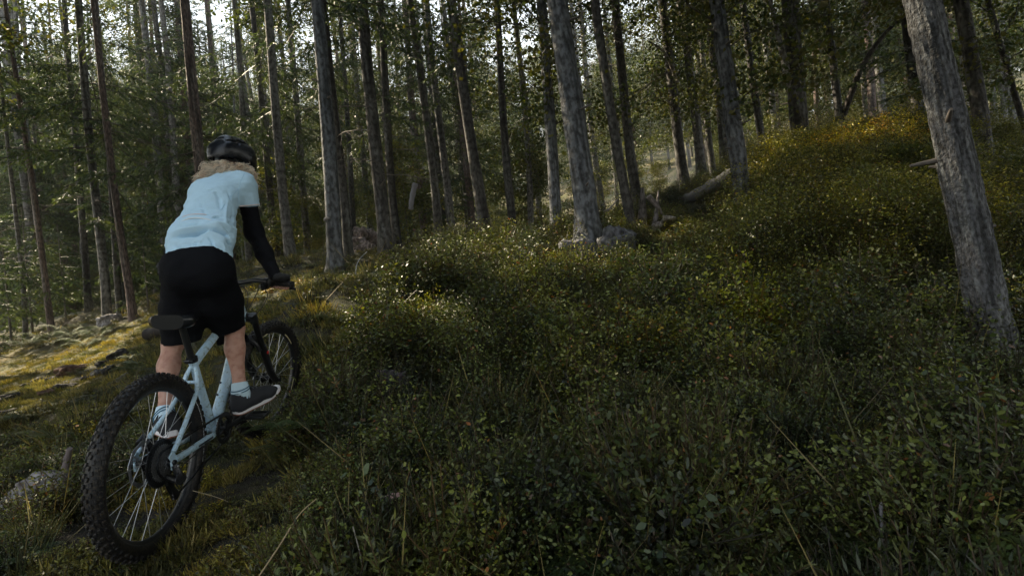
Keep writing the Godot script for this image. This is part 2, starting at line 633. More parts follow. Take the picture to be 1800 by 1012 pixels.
func bicycle() -> void:
	var fwd := CV(-0.0672912, -0.1290255, 0.9893555).normalized()
	var up := CV(-0.008443, -0.991494, -0.1298787)
	up = (up - fwd * up.dot(fwd)).normalized()
	var bs := Basis(fwd, up, fwd.cross(up))
	var axle := eye + CV(-1.43496616, 0.70125642, 2.07570234)
	var bike := thing("bicycle", "light blue hardtail mountain bike with chunky black tyres under the rider", "bicycle", axle - up * 0.36)
	bike.basis = bs
	M.bike = bike.transform
	var ha := deg_to_rad(64.3776)
	var u := Vector3(-cos(ha), sin(ha), 0)
	var perp := Vector3(sin(ha), cos(ha), 0)
	var base := B(1.1249, 0) - perp * 0.046
	var R := Basis(u, -0.1898)
	var S := Transform3D(R, base - R * base)
	M.steer = S
	var H := func(t: float, f := 0.0, z := 0.0) -> Vector3: return base + u * t + perp * f + Vector3(0, 0, z)
	# frame
	var mb := MB.new()
	var bb := B(0.4564, -0.0427)
	mb.tube([B(0.463, -0.035), B(0.50, -0.005), B(0.62, 0.128), B(0.80, 0.365), H.call(0.535)], [0.026, 0.0285, 0.0275, 0.029, 0.029], 14, true, 1.0)
	mb.tube([B(0.333, 0.298), B(0.40, 0.335), B(0.55, 0.395), B(0.72, 0.462), H.call(0.605)], [0.016, 0.0195, 0.019, 0.0205, 0.024], 14)
	mb.tube([bb, B(0.395, 0.145), B(0.3442, 0.3043), B(0.334, 0.335)], [0.021, 0.0185, 0.0185, 0.0195], 14)
	mb.tube([H.call(0.505), H.call(0.52), H.call(0.615), H.call(0.63)], [0.028, 0.026, 0.0255, 0.028], 16)
	mb.tube([bb + Vector3(0, 0, -0.037), bb + Vector3(0, 0, 0.037)], 0.0235, 16)
	for s in [-1.0, 1.0]:
		mb.tube(curve([B(0.341, 0.302, s * 0.008), B(0.318, 0.262, s * 0.024), B(0.288, 0.205, s * 0.033), B(0.235, 0.165, s * 0.041), B(0.10, 0.085, s * 0.06), B(0.015, 0.038, s * 0.070)], 5), 0.0098, 10)
		mb.tube(curve([B(0.44, -0.036, s * 0.026), B(0.385, -0.048, s * 0.039), B(0.30, -0.034, s * 0.047), B(0.14, -0.015, s * 0.062), B(0.02, 0.002, s * 0.0695)], 5), 0.0118, 10, true, 1.25, Vector3.UP)
		mb.bbox(B(0.008, 0.012, s * 0.0705), Basis(Vector3(0, 0, 1), 0.5), Vector3(0.036, 0.062, 0.008), 0.003)
		mb.bbox(B(0.0, -0.012, s * 0.0705), Basis.IDENTITY, Vector3(0.026, 0.036, 0.009), 0.004)
		mb.tube([B(0.455, -0.045, s * 0.015), B(0.415, -0.045, s * 0.034)], [0.021, 0.015], 10)
	mb.tube([B(0.303, 0.238, -0.03), B(0.303, 0.238, 0.03)], 0.008, 10)
	mb.tube([B(0.36, -0.044, -0.042), B(0.36, -0.044, 0.042)], 0.008, 10)
	mb.bbox(B(0.362, 0.318), Basis(Vector3(0, 0, 1), 0.35), Vector3(0.05, 0.012, 0.018), 0.004)
	part("frame", mb.done(), M.paint, bike)
	for q in [[0.56, 0.088], [0.60, 0.138]]:
		mb = MB.new()
		mb.tube([B(q[0] - 0.03, q[1] + 0.012), B(q[0] - 0.042, q[1] + 0.021)], 0.0048, 10)
		part("bottle_bolt", mb.done(), M.black, bike)
	mb = MB.new()
	mb.tube([B(0.345, -0.042, 0.0565), B(0.20, -0.022, 0.0695)], 0.0045, 6, true, 0.35, Vector3(0, 0, 1))
	part("chainstay_stripe", mb.done(), M.decal, bike)
	mb = MB.new()
	mb.tube([H.call(0.53, -0.02, 0.024), H.call(0.60, -0.02, 0.024)], 0.006, 6, true, 0.4, Vector3(0, 0, 1))
	part("head_badge", mb.done(), M.decal, bike)
	# seat post and saddle
	mb = MB.new()
	mb.tube([B(0.334, 0.328), B(0.323, 0.362), B(0.2765, 0.506)], 0.0148, 14)
	part("seat_post", mb.done(), M.black, bike)
	mb = MB.new()
	mb.tube([B(0.3365, 0.326), B(0.331, 0.346)], 0.0235, 16)
	mb.bbox(B(0.304, 0.335, 0.0), Basis(Vector3(0, 0, 1), 0.3), Vector3(0.022, 0.018, 0.026), 0.003)
	mb.tube([B(0.30, 0.336, -0.018), B(0.30, 0.336, 0.02)], 0.0045, 8)
	part("seat_clamp", mb.done(), M.black, bike)
	mb = MB.new()
	var prev := -1
	for i in 15:
		var t := i / 14.0
		var x := 0.175 + 0.27 * t
		var w := 0.071 * (1.0 - smoothstep(0.12, 0.72, t)) + 0.021
		if t < 0.08: w *= 0.72 + 3.5 * t
		if t > 0.93: w *= 0.7
		var y := 0.538 - 0.012 * sin(t * PI) + 0.008 * (1.0 - t)
		var first := mb.v.size()
		for j in 18:
			var a := TAU * j / 18.0
			var cx := cos(a)
			var sy := sin(a)
			var hh := (0.027 - 0.009 * smoothstep(0.1, 0.6, t)) if sy > 0 else 0.040 - 0.018 * smoothstep(0.05, 0.6, t)
			mb.p(B(x, y + signf(sy) * pow(absf(sy), 0.75) * hh - (0.006 * exp(-cx * cx * 18.0) if sy > 0.5 else 0.0), signf(cx) * pow(absf(cx), 0.7) * w))
		if prev >= 0:
			for j in 18:
				var k := (j + 1) % 18
				mb.q4(prev + j, first + j, first + k, prev + k)
		prev = first
	for e in 2:
		var f0 := 0 if e == 0 else prev
		var f := mb.v.size()
		for j in 18: mb.p(mb.v[f0 + j])
		for j in range(1, 17):
			if e == 0: mb.t3(f, f + j, f + j + 1)
			else: mb.t3(f, f + j + 1, f + j)
	part("saddle", mb.done(), mat(lin(0.011, 0.012, 0.014), 0.24), bike)
	mb = MB.new()
	for s in [-1.0, 1.0]:
		mb.tube(curve([B(0.19, 0.525, s * 0.035), B(0.235, 0.508, s * 0.024), B(0.33, 0.506, s * 0.022), B(0.40, 0.524, s * 0.012)]), 0.0035, 7)
	mb.bbox(B(0.277, 0.507), Basis(Vector3(0, 0, 1), 0.1), Vector3(0.04, 0.022, 0.05), 0.005)
	part("saddle_rails", mb.done(), M.blackmetal, bike)
	# wheels
	wheel(bike, "rear_wheel", Transform3D(Basis.IDENTITY, B(0, 0)), true)
	wheel(bike, "front_wheel", S * Transform3D(Basis.IDENTITY, B(1.1249, 0)), false)
	# fork
	mb = MB.new()
	for s in [-1.0, 1.0]:
		mb.tube([H.call(0.0, 0.04, s * 0.062), H.call(0.03, 0.02, s * 0.063), H.call(0.10, 0.004, s * 0.063), H.call(0.30, 0.0, s * 0.063)], [0.014, 0.019, 0.0205, 0.0215], 14)
		mb.tube([H.call(0.0, 0.047, s * 0.05), H.call(0.0, 0.047, s * 0.078)], 0.0135, 12)
	var arch := []
	for i in 9:
		var a := PI * i / 8.0
		arch.append(H.call(0.29 + sin(a) * 0.085, -0.03, -cos(a) * 0.063))
	mb.tube(arch, 0.011, 10)
	var lower := part("fork_lowers", mb.done(), M.black, bike, S)
	mb = MB.new()
	mb.lathe([[0.0, 0.0], [0.010, 0.0], [0.010, 0.0015], [0.0, 0.0015]], H.call(0.255, 0.003, 0.0845), Basis.IDENTITY, 16)
	part("red_badge", mb.done(), M.red, lower)
	mb = MB.new()
	for q in [[0.235, 0.285]]:
		mb.tube([H.call(0.12, -0.006, 0.0825), H.call(0.215, -0.006, 0.0825)], 0.006, 6, true, 0.5, Vector3(0, 0, 1))
	part("leg_decal", mb.done(), M.decal, lower)
	mb = MB.new()
	for s in [-1.0, 1.0]: mb.tube([H.call(0.28, 0, s * 0.063), H.call(0.515, 0, s * 0.063)], 0.0165, 14)
	part("stanchions", mb.done(), M.blackmetal, bike, S)
	mb = MB.new()
	mb.tube([H.call(0.495, 0, -0.075), H.call(0.502, 0.0, -0.04), H.call(0.51, 0.0, 0.0), H.call(0.502, 0, 0.04), H.call(0.495, 0, 0.075)], [0.022, 0.026, 0.026, 0.026, 0.022], 14)
	for s in [-1.0, 1.0]: mb.tube([H.call(0.475, 0, s * 0.063), H.call(0.525, 0, s * 0.063)], 0.0225, 14)
	mb.tube([H.call(0.62), H.call(0.70)], 0.017, 12)
	part("fork_crown", mb.done(), M.black, bike, S)
	mb = MB.new()
	mb.bbox(B(1.1249, 0.0, -0.055) + u * 0.10 - perp * 0.04, Basis(Vector3(0, 0, 1), 0.4), Vector3(0.04, 0.06, 0.03), 0.006)
	part("front_brake_caliper", mb.done(), M.black, bike, S)
	# handlebar
	var bc := B(0.765, 0.64)
	var pts := []
	for q in [[-0.37, -0.05, 0.024], [-0.16, -0.018, 0.024], [-0.10, -0.006, 0.012], [-0.045, 0.0, 0.0], [0.045, 0.0, 0.0], [0.10, -0.006, 0.012], [0.16, -0.018, 0.024], [0.37, -0.05, 0.024]]:
		pts.append(bc + Vector3(q[1], q[2], q[0]))
	mb = MB.new()
	mb.tube(curve(pts, 4), 0.0128, 12)
	var bar := part("handlebar", mb.done(), M.black, bike, S)
	mb = MB.new()
	mb.tube([H.call(0.675, 0.0), bc], [0.020, 0.021], 12)
	mb.tube([bc + Vector3(0, 0, -0.026), bc + Vector3(0, 0, 0.026)], 0.0205, 14)
	mb.tube([H.call(0.655), H.call(0.705)], 0.0205, 14)
	part("stem", mb.done(), M.blackmetal, bike, S)
	for s in [-1.0, 1.0]:
		var gx := func(z: float) -> Vector3: return bc + Vector3(lerpf(-0.018, -0.05, (z - 0.16) / 0.21), 0.024, s * z)
		mb = MB.new()
		var gp := []
		var gr := []
		for i in 22:
			gp.append(gx.call(0.238 + 0.132 * i / 21.0))
			gr.append(0.0165 if i % 2 else 0.0155)
		gr[0] = 0.0185
		gr[1] = 0.0185
		gr[21] = 0.0175
		mb.tube(gp, gr, 14)
		part("grip", mb.done(), M.rubber, bar)
		mb = MB.new()
		mb.tube([gx.call(0.205), gx.call(0.225)], 0.0185, 12)
		mb.tube([gx.call(0.215), gx.call(0.20) + Vector3(0.045, -0.018, 0), gx.call(0.17) + Vector3(0.06, -0.022, 0)], [0.010, 0.011, 0.010], 10)
		part("brake_lever_body", mb.done(), M.black, bar)
		mb = MB.new()
		mb.tube(curve([gx.call(0.205) + Vector3(0.052, -0.02, 0), gx.call(0.25) + Vector3(0.062, -0.028, 0), gx.call(0.315) + Vector3(0.052, -0.03, 0), gx.call(0.355) + Vector3(0.056, -0.032, 0)]), 0.0045, 8, true, 1.6, Vector3.UP)
		part("brake_lever", mb.done(), M.blackmetal, bar)
		if s > 0:
			mb = MB.new()
			mb.bbox(gx.call(0.19) + Vector3(0.022, -0.03, 0), Basis(Vector3(0, 1, 0), 0.2), Vector3(0.05, 0.03, 0.04), 0.007)
			mb.tube([gx.call(0.20) + Vector3(0.0, -0.03, 0), gx.call(0.215) + Vector3(-0.035, -0.038, 0)], 0.0065, 8)
			part("shifter", mb.done(), M.black, bar)
	# hoses
	for q in [
		[bc + Vector3(0.045, 0.0, 0.17), bc + Vector3(0.10, -0.02, 0.10), bc + Vector3(0.13, -0.08, 0.06), bc + Vector3(0.09, -0.15, 0.045), H.call(0.55, 0.02, 0.035)],
		[bc + Vector3(0.03, -0.03, 0.17), bc + Vector3(0.09, -0.07, 0.15), bc + Vector3(0.10, -0.14, 0.115), bc + Vector3(0.07, -0.20, 0.07), H.call(0.53, -0.035, 0.02)],
		[bc + Vector3(0.045, 0.0, -0.17), bc + Vector3(0.12, -0.01, -0.08), bc + Vector3(0.14, -0.07, 0.0), bc + Vector3(0.09, -0.16, 0.03), H.call(0.54, 0.01, 0.03)],
		[bc + Vector3(0.06, 0.0, 0.13), bc + Vector3(0.12, 0.0, 0.02), bc + Vector3(0.13, -0.06, -0.06), H.call(0.50, 0.03, -0.06), H.call(0.30, 0.03, -0.075), H.call(0.12, -0.02, -0.07)]]:
		part("hose", mesh1(curve(q, 5), 0.0026, 6), M.black, bike, S)
	part("hose", mesh1(curve([B(0.50, -0.04, -0.02), B(0.40, -0.065, -0.045), B(0.22, 0.10, -0.06), B(0.12, 0.115, -0.068), B(0.045, 0.085, -0.06), B(0.03, 0.06, -0.055)], 5), 0.0026, 6), M.black, bike)
	part("hose", mesh1(curve([B(0.32, -0.055, 0.055), B(0.12, -0.04, 0.073), B(0.03, -0.03, 0.092), B(-0.04, -0.055, 0.10), B(-0.02, -0.10, 0.10), B(0.02, -0.085, 0.095)], 5), 0.0026, 6), M.black, bike)
	mb = MB.new()
	mb.bbox(B(0.055, 0.052, -0.052), Basis(Vector3(0, 0, 1), 0.55), Vector3(0.05, 0.034, 0.034), 0.006)
	mb.tube([B(0.03, 0.07, -0.075), B(0.075, 0.085, -0.075)], 0.011, 10)
	mb.tube([B(0.03, 0.03, -0.068), B(0.05, 0.06, -0.064)], 0.008, 8)
	part("rear_brake_caliper", mb.done(), M.blackmetal, bike)
	mb = MB.new()
	mb.tube([B(0, 0, -0.086), B(0, 0, -0.072)], 0.010, 12)
	part("axle_nut", mb.done(), M.blackmetal, bike)
	mb = MB.new()
	mb.tube([B(0, 0, 0.072), B(0, 0, 0.083)], 0.010, 12)
	part("axle_nut", mb.done(), M.blackmetal, bike)
	# cranks
	var cr := Node3D.new()
	cr.name = "crankset"
	bike.add_child(cr)
	mb = MB.new()
	gear(mb, bb + Vector3(0, 0, 0.050), 0.068, 32, 0.003, 0.050)
	for i in 4:
		var a := TAU * i / 4.0 + 0.4
		mb.tube([bb + Vector3(cos(a) * 0.018, sin(a) * 0.018, 0.052), bb + Vector3(cos(a) * 0.054, sin(a) * 0.054, 0.05)], [0.009, 0.006], 8)
	part("chainring", mb.done(), M.blackmetal, cr)
	mb = MB.new()
	mb.lathe([[0.056, 0.0545], [0.0765, 0.0545], [0.0775, 0.0565], [0.0765, 0.059], [0.060, 0.060], [0.056, 0.058]], bb, Basis.IDENTITY, 48, true)
	part("chain_guard", mb.done(), M.black, cr)
	for s in [-1.0, 1.0]:
		mb = MB.new()
		mb.tube([bb + Vector3(0, 0, s * 0.03), bb + Vector3(0, 0, s * 0.072)], 0.0165, 14)
		mb.tube([bb + Vector3(0, 0, s * 0.065), bb + Vector3(s * 0.05, -0.002, s * 0.073), bb + Vector3(s * 0.17, -0.004, s * 0.083)], [0.0165, 0.0125, 0.0135], 12, true, 0.62, Vector3(0, 0, 1))
		part("crank_arm", mb.done(), M.black, cr)
		var pc := bb + Vector3(s * 0.17, -0.004, s * 0.143)
		mb = MB.new()
		for zz in [-0.046, 0.046]: mb.bbox(pc + Vector3(0, 0, zz), Basis.IDENTITY, Vector3(0.088, 0.016, 0.012), 0.004)
		for xx in [-0.042, 0.042]: mb.bbox(pc + Vector3(xx, 0, 0), Basis.IDENTITY, Vector3(0.012, 0.016, 0.084), 0.004)
		mb.tube([pc + Vector3(0, 0, -s * 0.062), pc + Vector3(0, 0, s * 0.045)], 0.0085, 10)
		part("pedal", mb.done(), M.black, cr)
	# chain, derailleur
	mb = MB.new()
	var cz := 0.05
	var line := []
	for i in 17:
		var a := -PI * 0.55 + PI * 1.08 * i / 16.0
		line.append(bb + Vector3(cos(a) * 0.070, sin(a) * 0.070, cz))
	for i in 9:
		var a := PI * 0.53 + PI * 0.72 * i / 8.0
		line.append(B(cos(a) * 0.052, sin(a) * 0.052, 0.0425))
	line.append(B(0.006, -0.093, 0.043))
	line.append(B(0.03, -0.155, 0.045))
	line.append(B(0.05, -0.165, 0.045))
	var acc := 0.0
	var k := 0
	for i in line.size():
		var a: Vector3 = line[i]
		var b: Vector3 = line[(i + 1) % line.size()]
		var l := a.distance_to(b)
		while acc < l:
			var dir := (b - a) / l
			k += 1
			mb.bbox(a + dir * acc, Basis(dir, Vector3(0, 0, 1).cross(dir), Vector3(0, 0, 1)), Vector3(0.0125, 0.0075, 0.0058 if k % 2 else 0.0035), 0.0)
			acc += 0.0127
		acc -= l
	part("chain", mb.done(), M.blackmetal, bike)
	var de := MB.new()
	de.tube([B(0.0, -0.012, 0.078), B(-0.004, -0.045, 0.092), B(0.004, -0.072, 0.098), B(0.012, -0.088, 0.085)], [0.013, 0.014, 0.017, 0.016], 12)
	de.bbox(B(0.0, -0.035, 0.086), Basis(Vector3(0, 0, 1), 0.2), Vector3(0.02, 0.05, 0.014), 0.005)
	de.tube([B(0.004, -0.06, 0.03), B(0.008, -0.078, 0.075)], [0.012, 0.016], 10)
	var dm := part("derailleur", de.done(), M.black, bike)
	mb = MB.new()
	for zz in [0.036, 0.053]: mb.tube([B(0.004, -0.075, zz), B(0.018, -0.12, zz), B(0.045, -0.17, zz)], [0.016, 0.012, 0.016], 10, true, 0.12, Vector3(0, 0, 1))
	part("cage", mb.done(), M.blackmetal, dm)
	for q in [[0.006, -0.08], [0.042, -0.16]]:
		mb = MB.new()
		gear(mb, B(q[0], q[1], 0.0445), 0.019, 12, 0.006, 0.004)
		part("jockey_wheel", mb.done(), M.black, dm)
	mb = MB.new()
	mb.lathe([[0.0, 0.0], [0.006, 0.0], [0.006, 0.004], [0.0, 0.004]], B(0.012, -0.09, 0.1), Basis.IDENTITY, 10)
	part("bolt", mb.done(), M.steel, dm)
	mb = MB.new()
	mb.bbox(B(-0.004, -0.015, 0.094), Basis.IDENTITY, Vector3(0.008, 0.008, 0.006), 0.002)
	part("bolt", mb.done(), M.steel, dm)

# ---------------------------------------------------------------- the rider
func shell_mesh(f: Field, strokes: Array, rough := 0.0, seed_ := 1, freq := 9.0) -> ArrayMesh:
	var mb := MB.new()
	f.net(mb)
	mb.smooth()
	var nz := FastNoiseLite.new()
	nz.seed = seed_
	nz.frequency = freq
	nz.fractal_octaves = 3
	for i in mb.v.size():
		var p := mb.v[i]
		var d := nz.get_noise_3d(p.x, p.y * 1.6, p.z) * rough
		for s in strokes:                               # [points, width, height]
			var best := 1e9
			var pts: Array = s[0]
			var tt := 0.0
			for j in pts.size() - 1:
				var ab: Vector3 = pts[j + 1] - pts[j]
				var t := clampf((p - pts[j]).dot(ab) / ab.length_squared(), 0.0, 1.0)
				var dd: float = (p - pts[j] - ab * t).length_squared()
				if dd < best:
					best = dd
					tt = (j + t) / (pts.size() - 1)
			if best < s[1] * s[1] * 9.0: d += s[2] * exp(-best / (s[1] * s[1])) * sin(clampf(tt, 0.04, 0.96) * PI)
		mb.v[i] = p + mb.n[i] * d
	mb.smooth()
	return mb.done()

func finger(f: Field, pts: Array, r: float) -> void:
	for i in pts.size() - 1: f.cap(pts[i], pts[i + 1], r * (1.0 - 0.07 * i), r * (1.0 - 0.07 * (i + 1)))

func rider() -> void:
	var skin := mat(lin(0.50, 0.30, 0.235), 0.55)
	tri(skin, Vector3(5, 5, 5))
	skin.albedo_texture = noise_tex(0.02, 33, [[0.0, Color(0.80, 0.70, 0.66)], [0.5, Color(0.95, 0.92, 0.90)], [1.0, Color(1, 1, 1)]], FastNoiseLite.TYPE_SIMPLEX_SMOOTH, 5, 256)
	skin.subsurf_scatter_enabled = true
	skin.subsurf_scatter_strength = 0.12
	var weave := noise_tex(0.35, 3, [], FastNoiseLite.TYPE_SIMPLEX, 2, 256, 3.0)
	var shirt_m := mat(lin(0.44, 0.64, 0.78), 0.85)
	tri(shirt_m, Vector3(14, 14, 14))
	shirt_m.normal_enabled = true
	shirt_m.normal_texture = weave
	shirt_m.normal_scale = 0.25
	shirt_m.rim_enabled = true
	shirt_m.rim = 0.2
	var seam_m := mat(lin(0.33, 0.54, 0.70), 0.85)
	var trim_m := mat(lin(0.62, 0.52, 0.52), 0.8)
	var pale_m := mat(lin(0.66, 0.70, 0.72), 0.7)
	var cloth_m := mat(lin(0.0065, 0.007, 0.009), 0.85)
	cloth_m.metallic_specular = 0.2
	tri(cloth_m, Vector3(14, 14, 14))
	cloth_m.normal_enabled = true
	cloth_m.normal_texture = weave
	cloth_m.normal_scale = 0.3
	var glove_m := mat(lin(0.010, 0.0105, 0.012), 0.75)
	var sock_m := mat(lin(0.50, 0.66, 0.76), 0.9)
	var stripe_m := mat(lin(0.05, 0.13, 0.20), 0.9)
	var shoe_m := mat(lin(0.014, 0.016, 0.021), 0.8)
	var sole_m := mat(lin(0.72, 0.71, 0.74), 0.6)
	var gum_m := mat(lin(0.22, 0.09, 0.06), 0.7)
	var bike: Transform3D = M.bike
	var steer: Transform3D = M.steer
	var me := thing("person", "person in pale blue short sleeved top, black shorts and black helmet, standing on the pedals", "person", Vector3.ZERO)
	var X := Xc
	# joints
	var hipL := U(320, 482, 2.36)
	var hipR := U(378, 480, 2.36)
	var kneeL := U(304, 600, 2.52)
	var kneeR := U(411, 575, 2.66)
	var ankL := U(288, 735, 2.36)
	var ankR := U(422, 688, 2.62)
	var waist := U(348, 440, 2.38)
	var belly := U(356, 400, 2.46)
	var chest := U(378, 352, 2.58)
	var neck := U(404, 312, 2.70)
	var shL := U(357, 338, 2.66)
	var shR := U(428, 326, 2.66)
	var head := U(411, 283, 2.78)
	var bc := B(0.765, 0.64)
	var grip := func(s: float, z: float) -> Vector3: return bike * (steer * (bc + Vector3(lerpf(-0.018, -0.05, (z - 0.16) / 0.21), 0.024, s * z)))
	var hb := bike.basis * steer.basis
	var wrR: Vector3 = grip.call(1.0, 0.30) + hb * Vector3(-0.055, 0.045, 0.0)
	var wrL: Vector3 = grip.call(-1.0, 0.30) + hb * Vector3(-0.055, 0.045, 0.0)
	var elR := U(446, 408, 2.70)
	var elL := (shL + wrL) * 0.5 + Vector3(0.0, -0.02, 0.0) + X * 0.01
	# skin: one continuous body
	var lo := U(230, 800, 2.6).min(U(530, 240, 2.6)) - Vector3(0.1, 0.05, 0.45)
	var hi := U(230, 800, 2.6).max(U(530, 240, 2.6)) + Vector3(0.1, 0.1, 0.45)
	var f := Field.new(lo, hi, 0.0125, 60.0)
	var spine := (chest - waist).normalized()
	var back := X.cross(spine).normalized()
	f.cap(hipL.lerp(hipR, 0.5), waist, 0.07, 0.055, back, 0.7)
	f.cap(waist, chest, 0.055, 0.075, back, 0.7)
	f.cap(shL, shR, 0.045, 0.045)
	f.cap(chest, neck, 0.08, 0.05)
	f.cap(neck, head, 0.05, 0.055)
	for q in [[hipL, kneeL, ankL], [hipR, kneeR, ankR]]:
		f.cap(q[0], q[1], 0.070, 0.043)
		var calf: Vector3 = (q[1] as Vector3).lerp(q[2], 0.33) + Vector3(0, 0, 0.012)
		f.cap(q[1], calf, 0.0385, 0.0395)
		f.cap(calf, q[2], 0.0395, 0.026)
		f.cap(q[2], q[2] + Vector3(0, -0.06, -0.03), 0.027, 0.027)
	for q in [[shL, elL, wrL], [shR, elR, wrR]]:
		f.cap(q[0], q[1], 0.038, 0.032)
		f.cap(q[1], q[2], 0.032, 0.024)
	f.solve()
	var body := MB.new()
	f.net(body)
	# head with a face, turned a little to the right
	var hf := (CV(0.42, 0.10, 1.0)).normalized()
	var hu := (Uc - hf * Uc.dot(hf)).normalized()
	var hr := hf.cross(hu)
	var g := Field.new(head - Vector3.ONE * 0.16, head + Vector3.ONE * 0.16, 0.0045, 130.0)
	var hp := func(r: float, up: float, fw: float) -> Vector3: return head + hr * r + hu * up + hf * fw
	g.cap(hp.call(0, 0.02, -0.025), hp.call(0, 0.02, 0.025), 0.074, 0.072)
	g.cap(hp.call(0, -0.05, 0.045), hp.call(0, -0.068, 0.06), 0.045, 0.03)
	g.cap(hp.call(0, 0.0, 0.09), hp.call(0, -0.025, 0.106), 0.008, 0.012)
	g.cap(hp.call(0.01, -0.052, 0.09), hp.call(-0.01, -0.052, 0.09), 0.008, 0.008)
	g.cap(hp.call(-0.03, 0.022, 0.082), hp.call(0.03, 0.022, 0.082), 0.012, 0.012)
	for s in [-1.0, 1.0]:
		g.cap(hp.call(s * 0.076, -0.015, -0.005), hp.call(s * 0.08, 0.015, -0.012), 0.011, 0.014)
		g.cap(hp.call(s * 0.04, -0.02, 0.065), hp.call(s * 0.045, -0.03, 0.05), 0.022, 0.022)
	g.cap(hp.call(0, -0.04, 0.0), hp.call(0, -0.09, -0.02), 0.05, 0.052)
	g.solve()
	for s in [-1.0, 1.0]: g.carve(hp.call(s * 0.031, 0.0, 0.094), hp.call(s * 0.031, 0.0, 0.1), 0.012, 0.012)
	g.carve(hp.call(-0.02, -0.052, 0.103), hp.call(0.02, -0.052, 0.103), 0.0055, 0.0055)
	g.net(body)
	# hands: bare fingers curled round the grips
	for s in [1.0, -1.0]:
		var c: Vector3 = grip.call(s, 0.30)
		var hh := Field.new(c - Vector3.ONE * 0.1, c + Vector3.ONE * 0.1, 0.0034, 240.0)
		var gl := Field.new(c - Vector3.ONE * 0.12, c + Vector3.ONE * 0.12, 0.0042, 200.0)
		var P := func(fw: float, up: float, z: float) -> Vector3: return c + hb * Vector3(fw - z * 0.24, up, s * z)
		for i in 4:
			var z: float = [-0.030, -0.010, 0.010, 0.029][i]
			var l: float = [0.95, 1.0, 0.97, 0.85][i]
			var pts := [P.call(-0.012, 0.037, z * 0.95), P.call(0.022 * l, 0.033, z), P.call(0.036 * l, 0.006, z), P.call(0.025 * l, -0.022, z), P.call(0.006, -0.028, z)]
			finger(hh, pts, 0.0093 if i < 3 else 0.0082)
			finger(gl, [pts[0], pts[1], pts[1].lerp(pts[2], 0.65)], 0.0122)
			gl.cap(P.call(-0.05, 0.038, z * 0.75), pts[0], 0.014, 0.0125)
		hh.cap(P.call(-0.05, 0.038, 0), P.call(-0.012, 0.03, 0), 0.022, 0.02)
		finger(hh, [P.call(-0.04, 0.026, -0.028), P.call(-0.022, 0.0, -0.048), P.call(0.0, -0.022, -0.052), P.call(0.022, -0.026, -0.046)], 0.0105)
		finger(gl, [P.call(-0.045, 0.03, -0.022), P.call(-0.022, 0.0, -0.046), P.call(-0.012, -0.012, -0.05)], 0.0145)
		gl.cap(P.call(-0.06, 0.042, 0.012), P.call(-0.02, 0.028, 0.02), 0.02, 0.017)
		gl.cap(P.call(-0.06, 0.042, -0.012), P.call(-0.02, 0.026, -0.014), 0.02, 0.017)
		var wr: Vector3 = wrR if s > 0 else wrL
		var el: Vector3 = elR if s > 0 else elL
		gl.cap(wr + (el - wr).normalized() * 0.05, P.call(-0.05, 0.042, 0.0), 0.030, 0.026)
		hh.solve()
		hh.net(body)
		gl.solve()
		part("glove", shell_mesh(gl, [], 0.0008, 4, 60.0), glove_m, me)
	part("body", body.done(), skin, me)
	for s in [-1.0, 1.0]:
		var em := MB.new()
		em.lathe([[0.0, -0.011], [0.006, -0.009], [0.0105, -0.003], [0.0105, 0.003], [0.006, 0.009], [0.0, 0.011]], hp.call(s * 0.031, 0.0, 0.082), frame(hf), 14)
		part("eye", em.done(), sole_m, me)
	# shirt
	lo = U(250, 480, 2.5).min(U(480, 280, 2.5)) - Vector3(0.06, 0.0, 0.35)
	hi = U(250, 480, 2.5).max(U(480, 280, 2.5)) + Vector3(0.06, 0.06, 0.35)
	f = Field.new(lo, hi, 0.0062, 55.0)
	var hemd := (U(352, 452, 2.3) - U(362, 400, 2.42)).normalized()
	f.cap(U(331, 458, 2.37), U(345, 408, 2.45), 0.098, 0.086, back, 0.85)
	f.cap(U(367, 455, 2.37), U(372, 405, 2.46), 0.094, 0.080, back, 0.85)
	f.cap(U(326, 424, 2.41), U(374, 420, 2.41), 0.076, 0.080, back, 0.9)
	f.cap(U(345, 408, 2.45), U(367, 353, 2.58), 0.092, 0.084, back, 0.85)
	f.cap(U(374, 405, 2.46), U(386, 350, 2.58), 0.086, 0.082, back, 0.85)
	f.cap(U(370, 345, 2.60), U(393, 320, 2.66), 0.078, 0.060, back, 0.9)
	f.cap(U(393, 345, 2.60), U(412, 322, 2.66), 0.075, 0.058, back, 0.9)
	f.cap(shL, shL.lerp(elL, 0.42), 0.050, 0.056)
	f.cap(shL, chest, 0.050, 0.07)
	f.cap(shR, shR.lerp(elR, 0.52), 0.052, 0.054)
	f.cap(shR, chest, 0.052, 0.075)
	f.solve()
	f.cut(U(350, 451, 2.3), (hemd + X * -0.03).normalized())
	f.cut(shR.lerp(elR, 0.46), (U(446, 408, 2.7) - U(428, 326, 2.66)).normalized(), 0.1)
	f.cut(shL.lerp(elL, 0.45), (elL - shL).normalized(), 0.07)
	f.cut(U(404, 296, 2.72), (head - chest).normalized())
	var on := func(px: float, py: float) -> Vector3: return f.hit(U(px, py, 2.0), (U(px, py, 2.0) - eye).normalized())
	var strokes := []
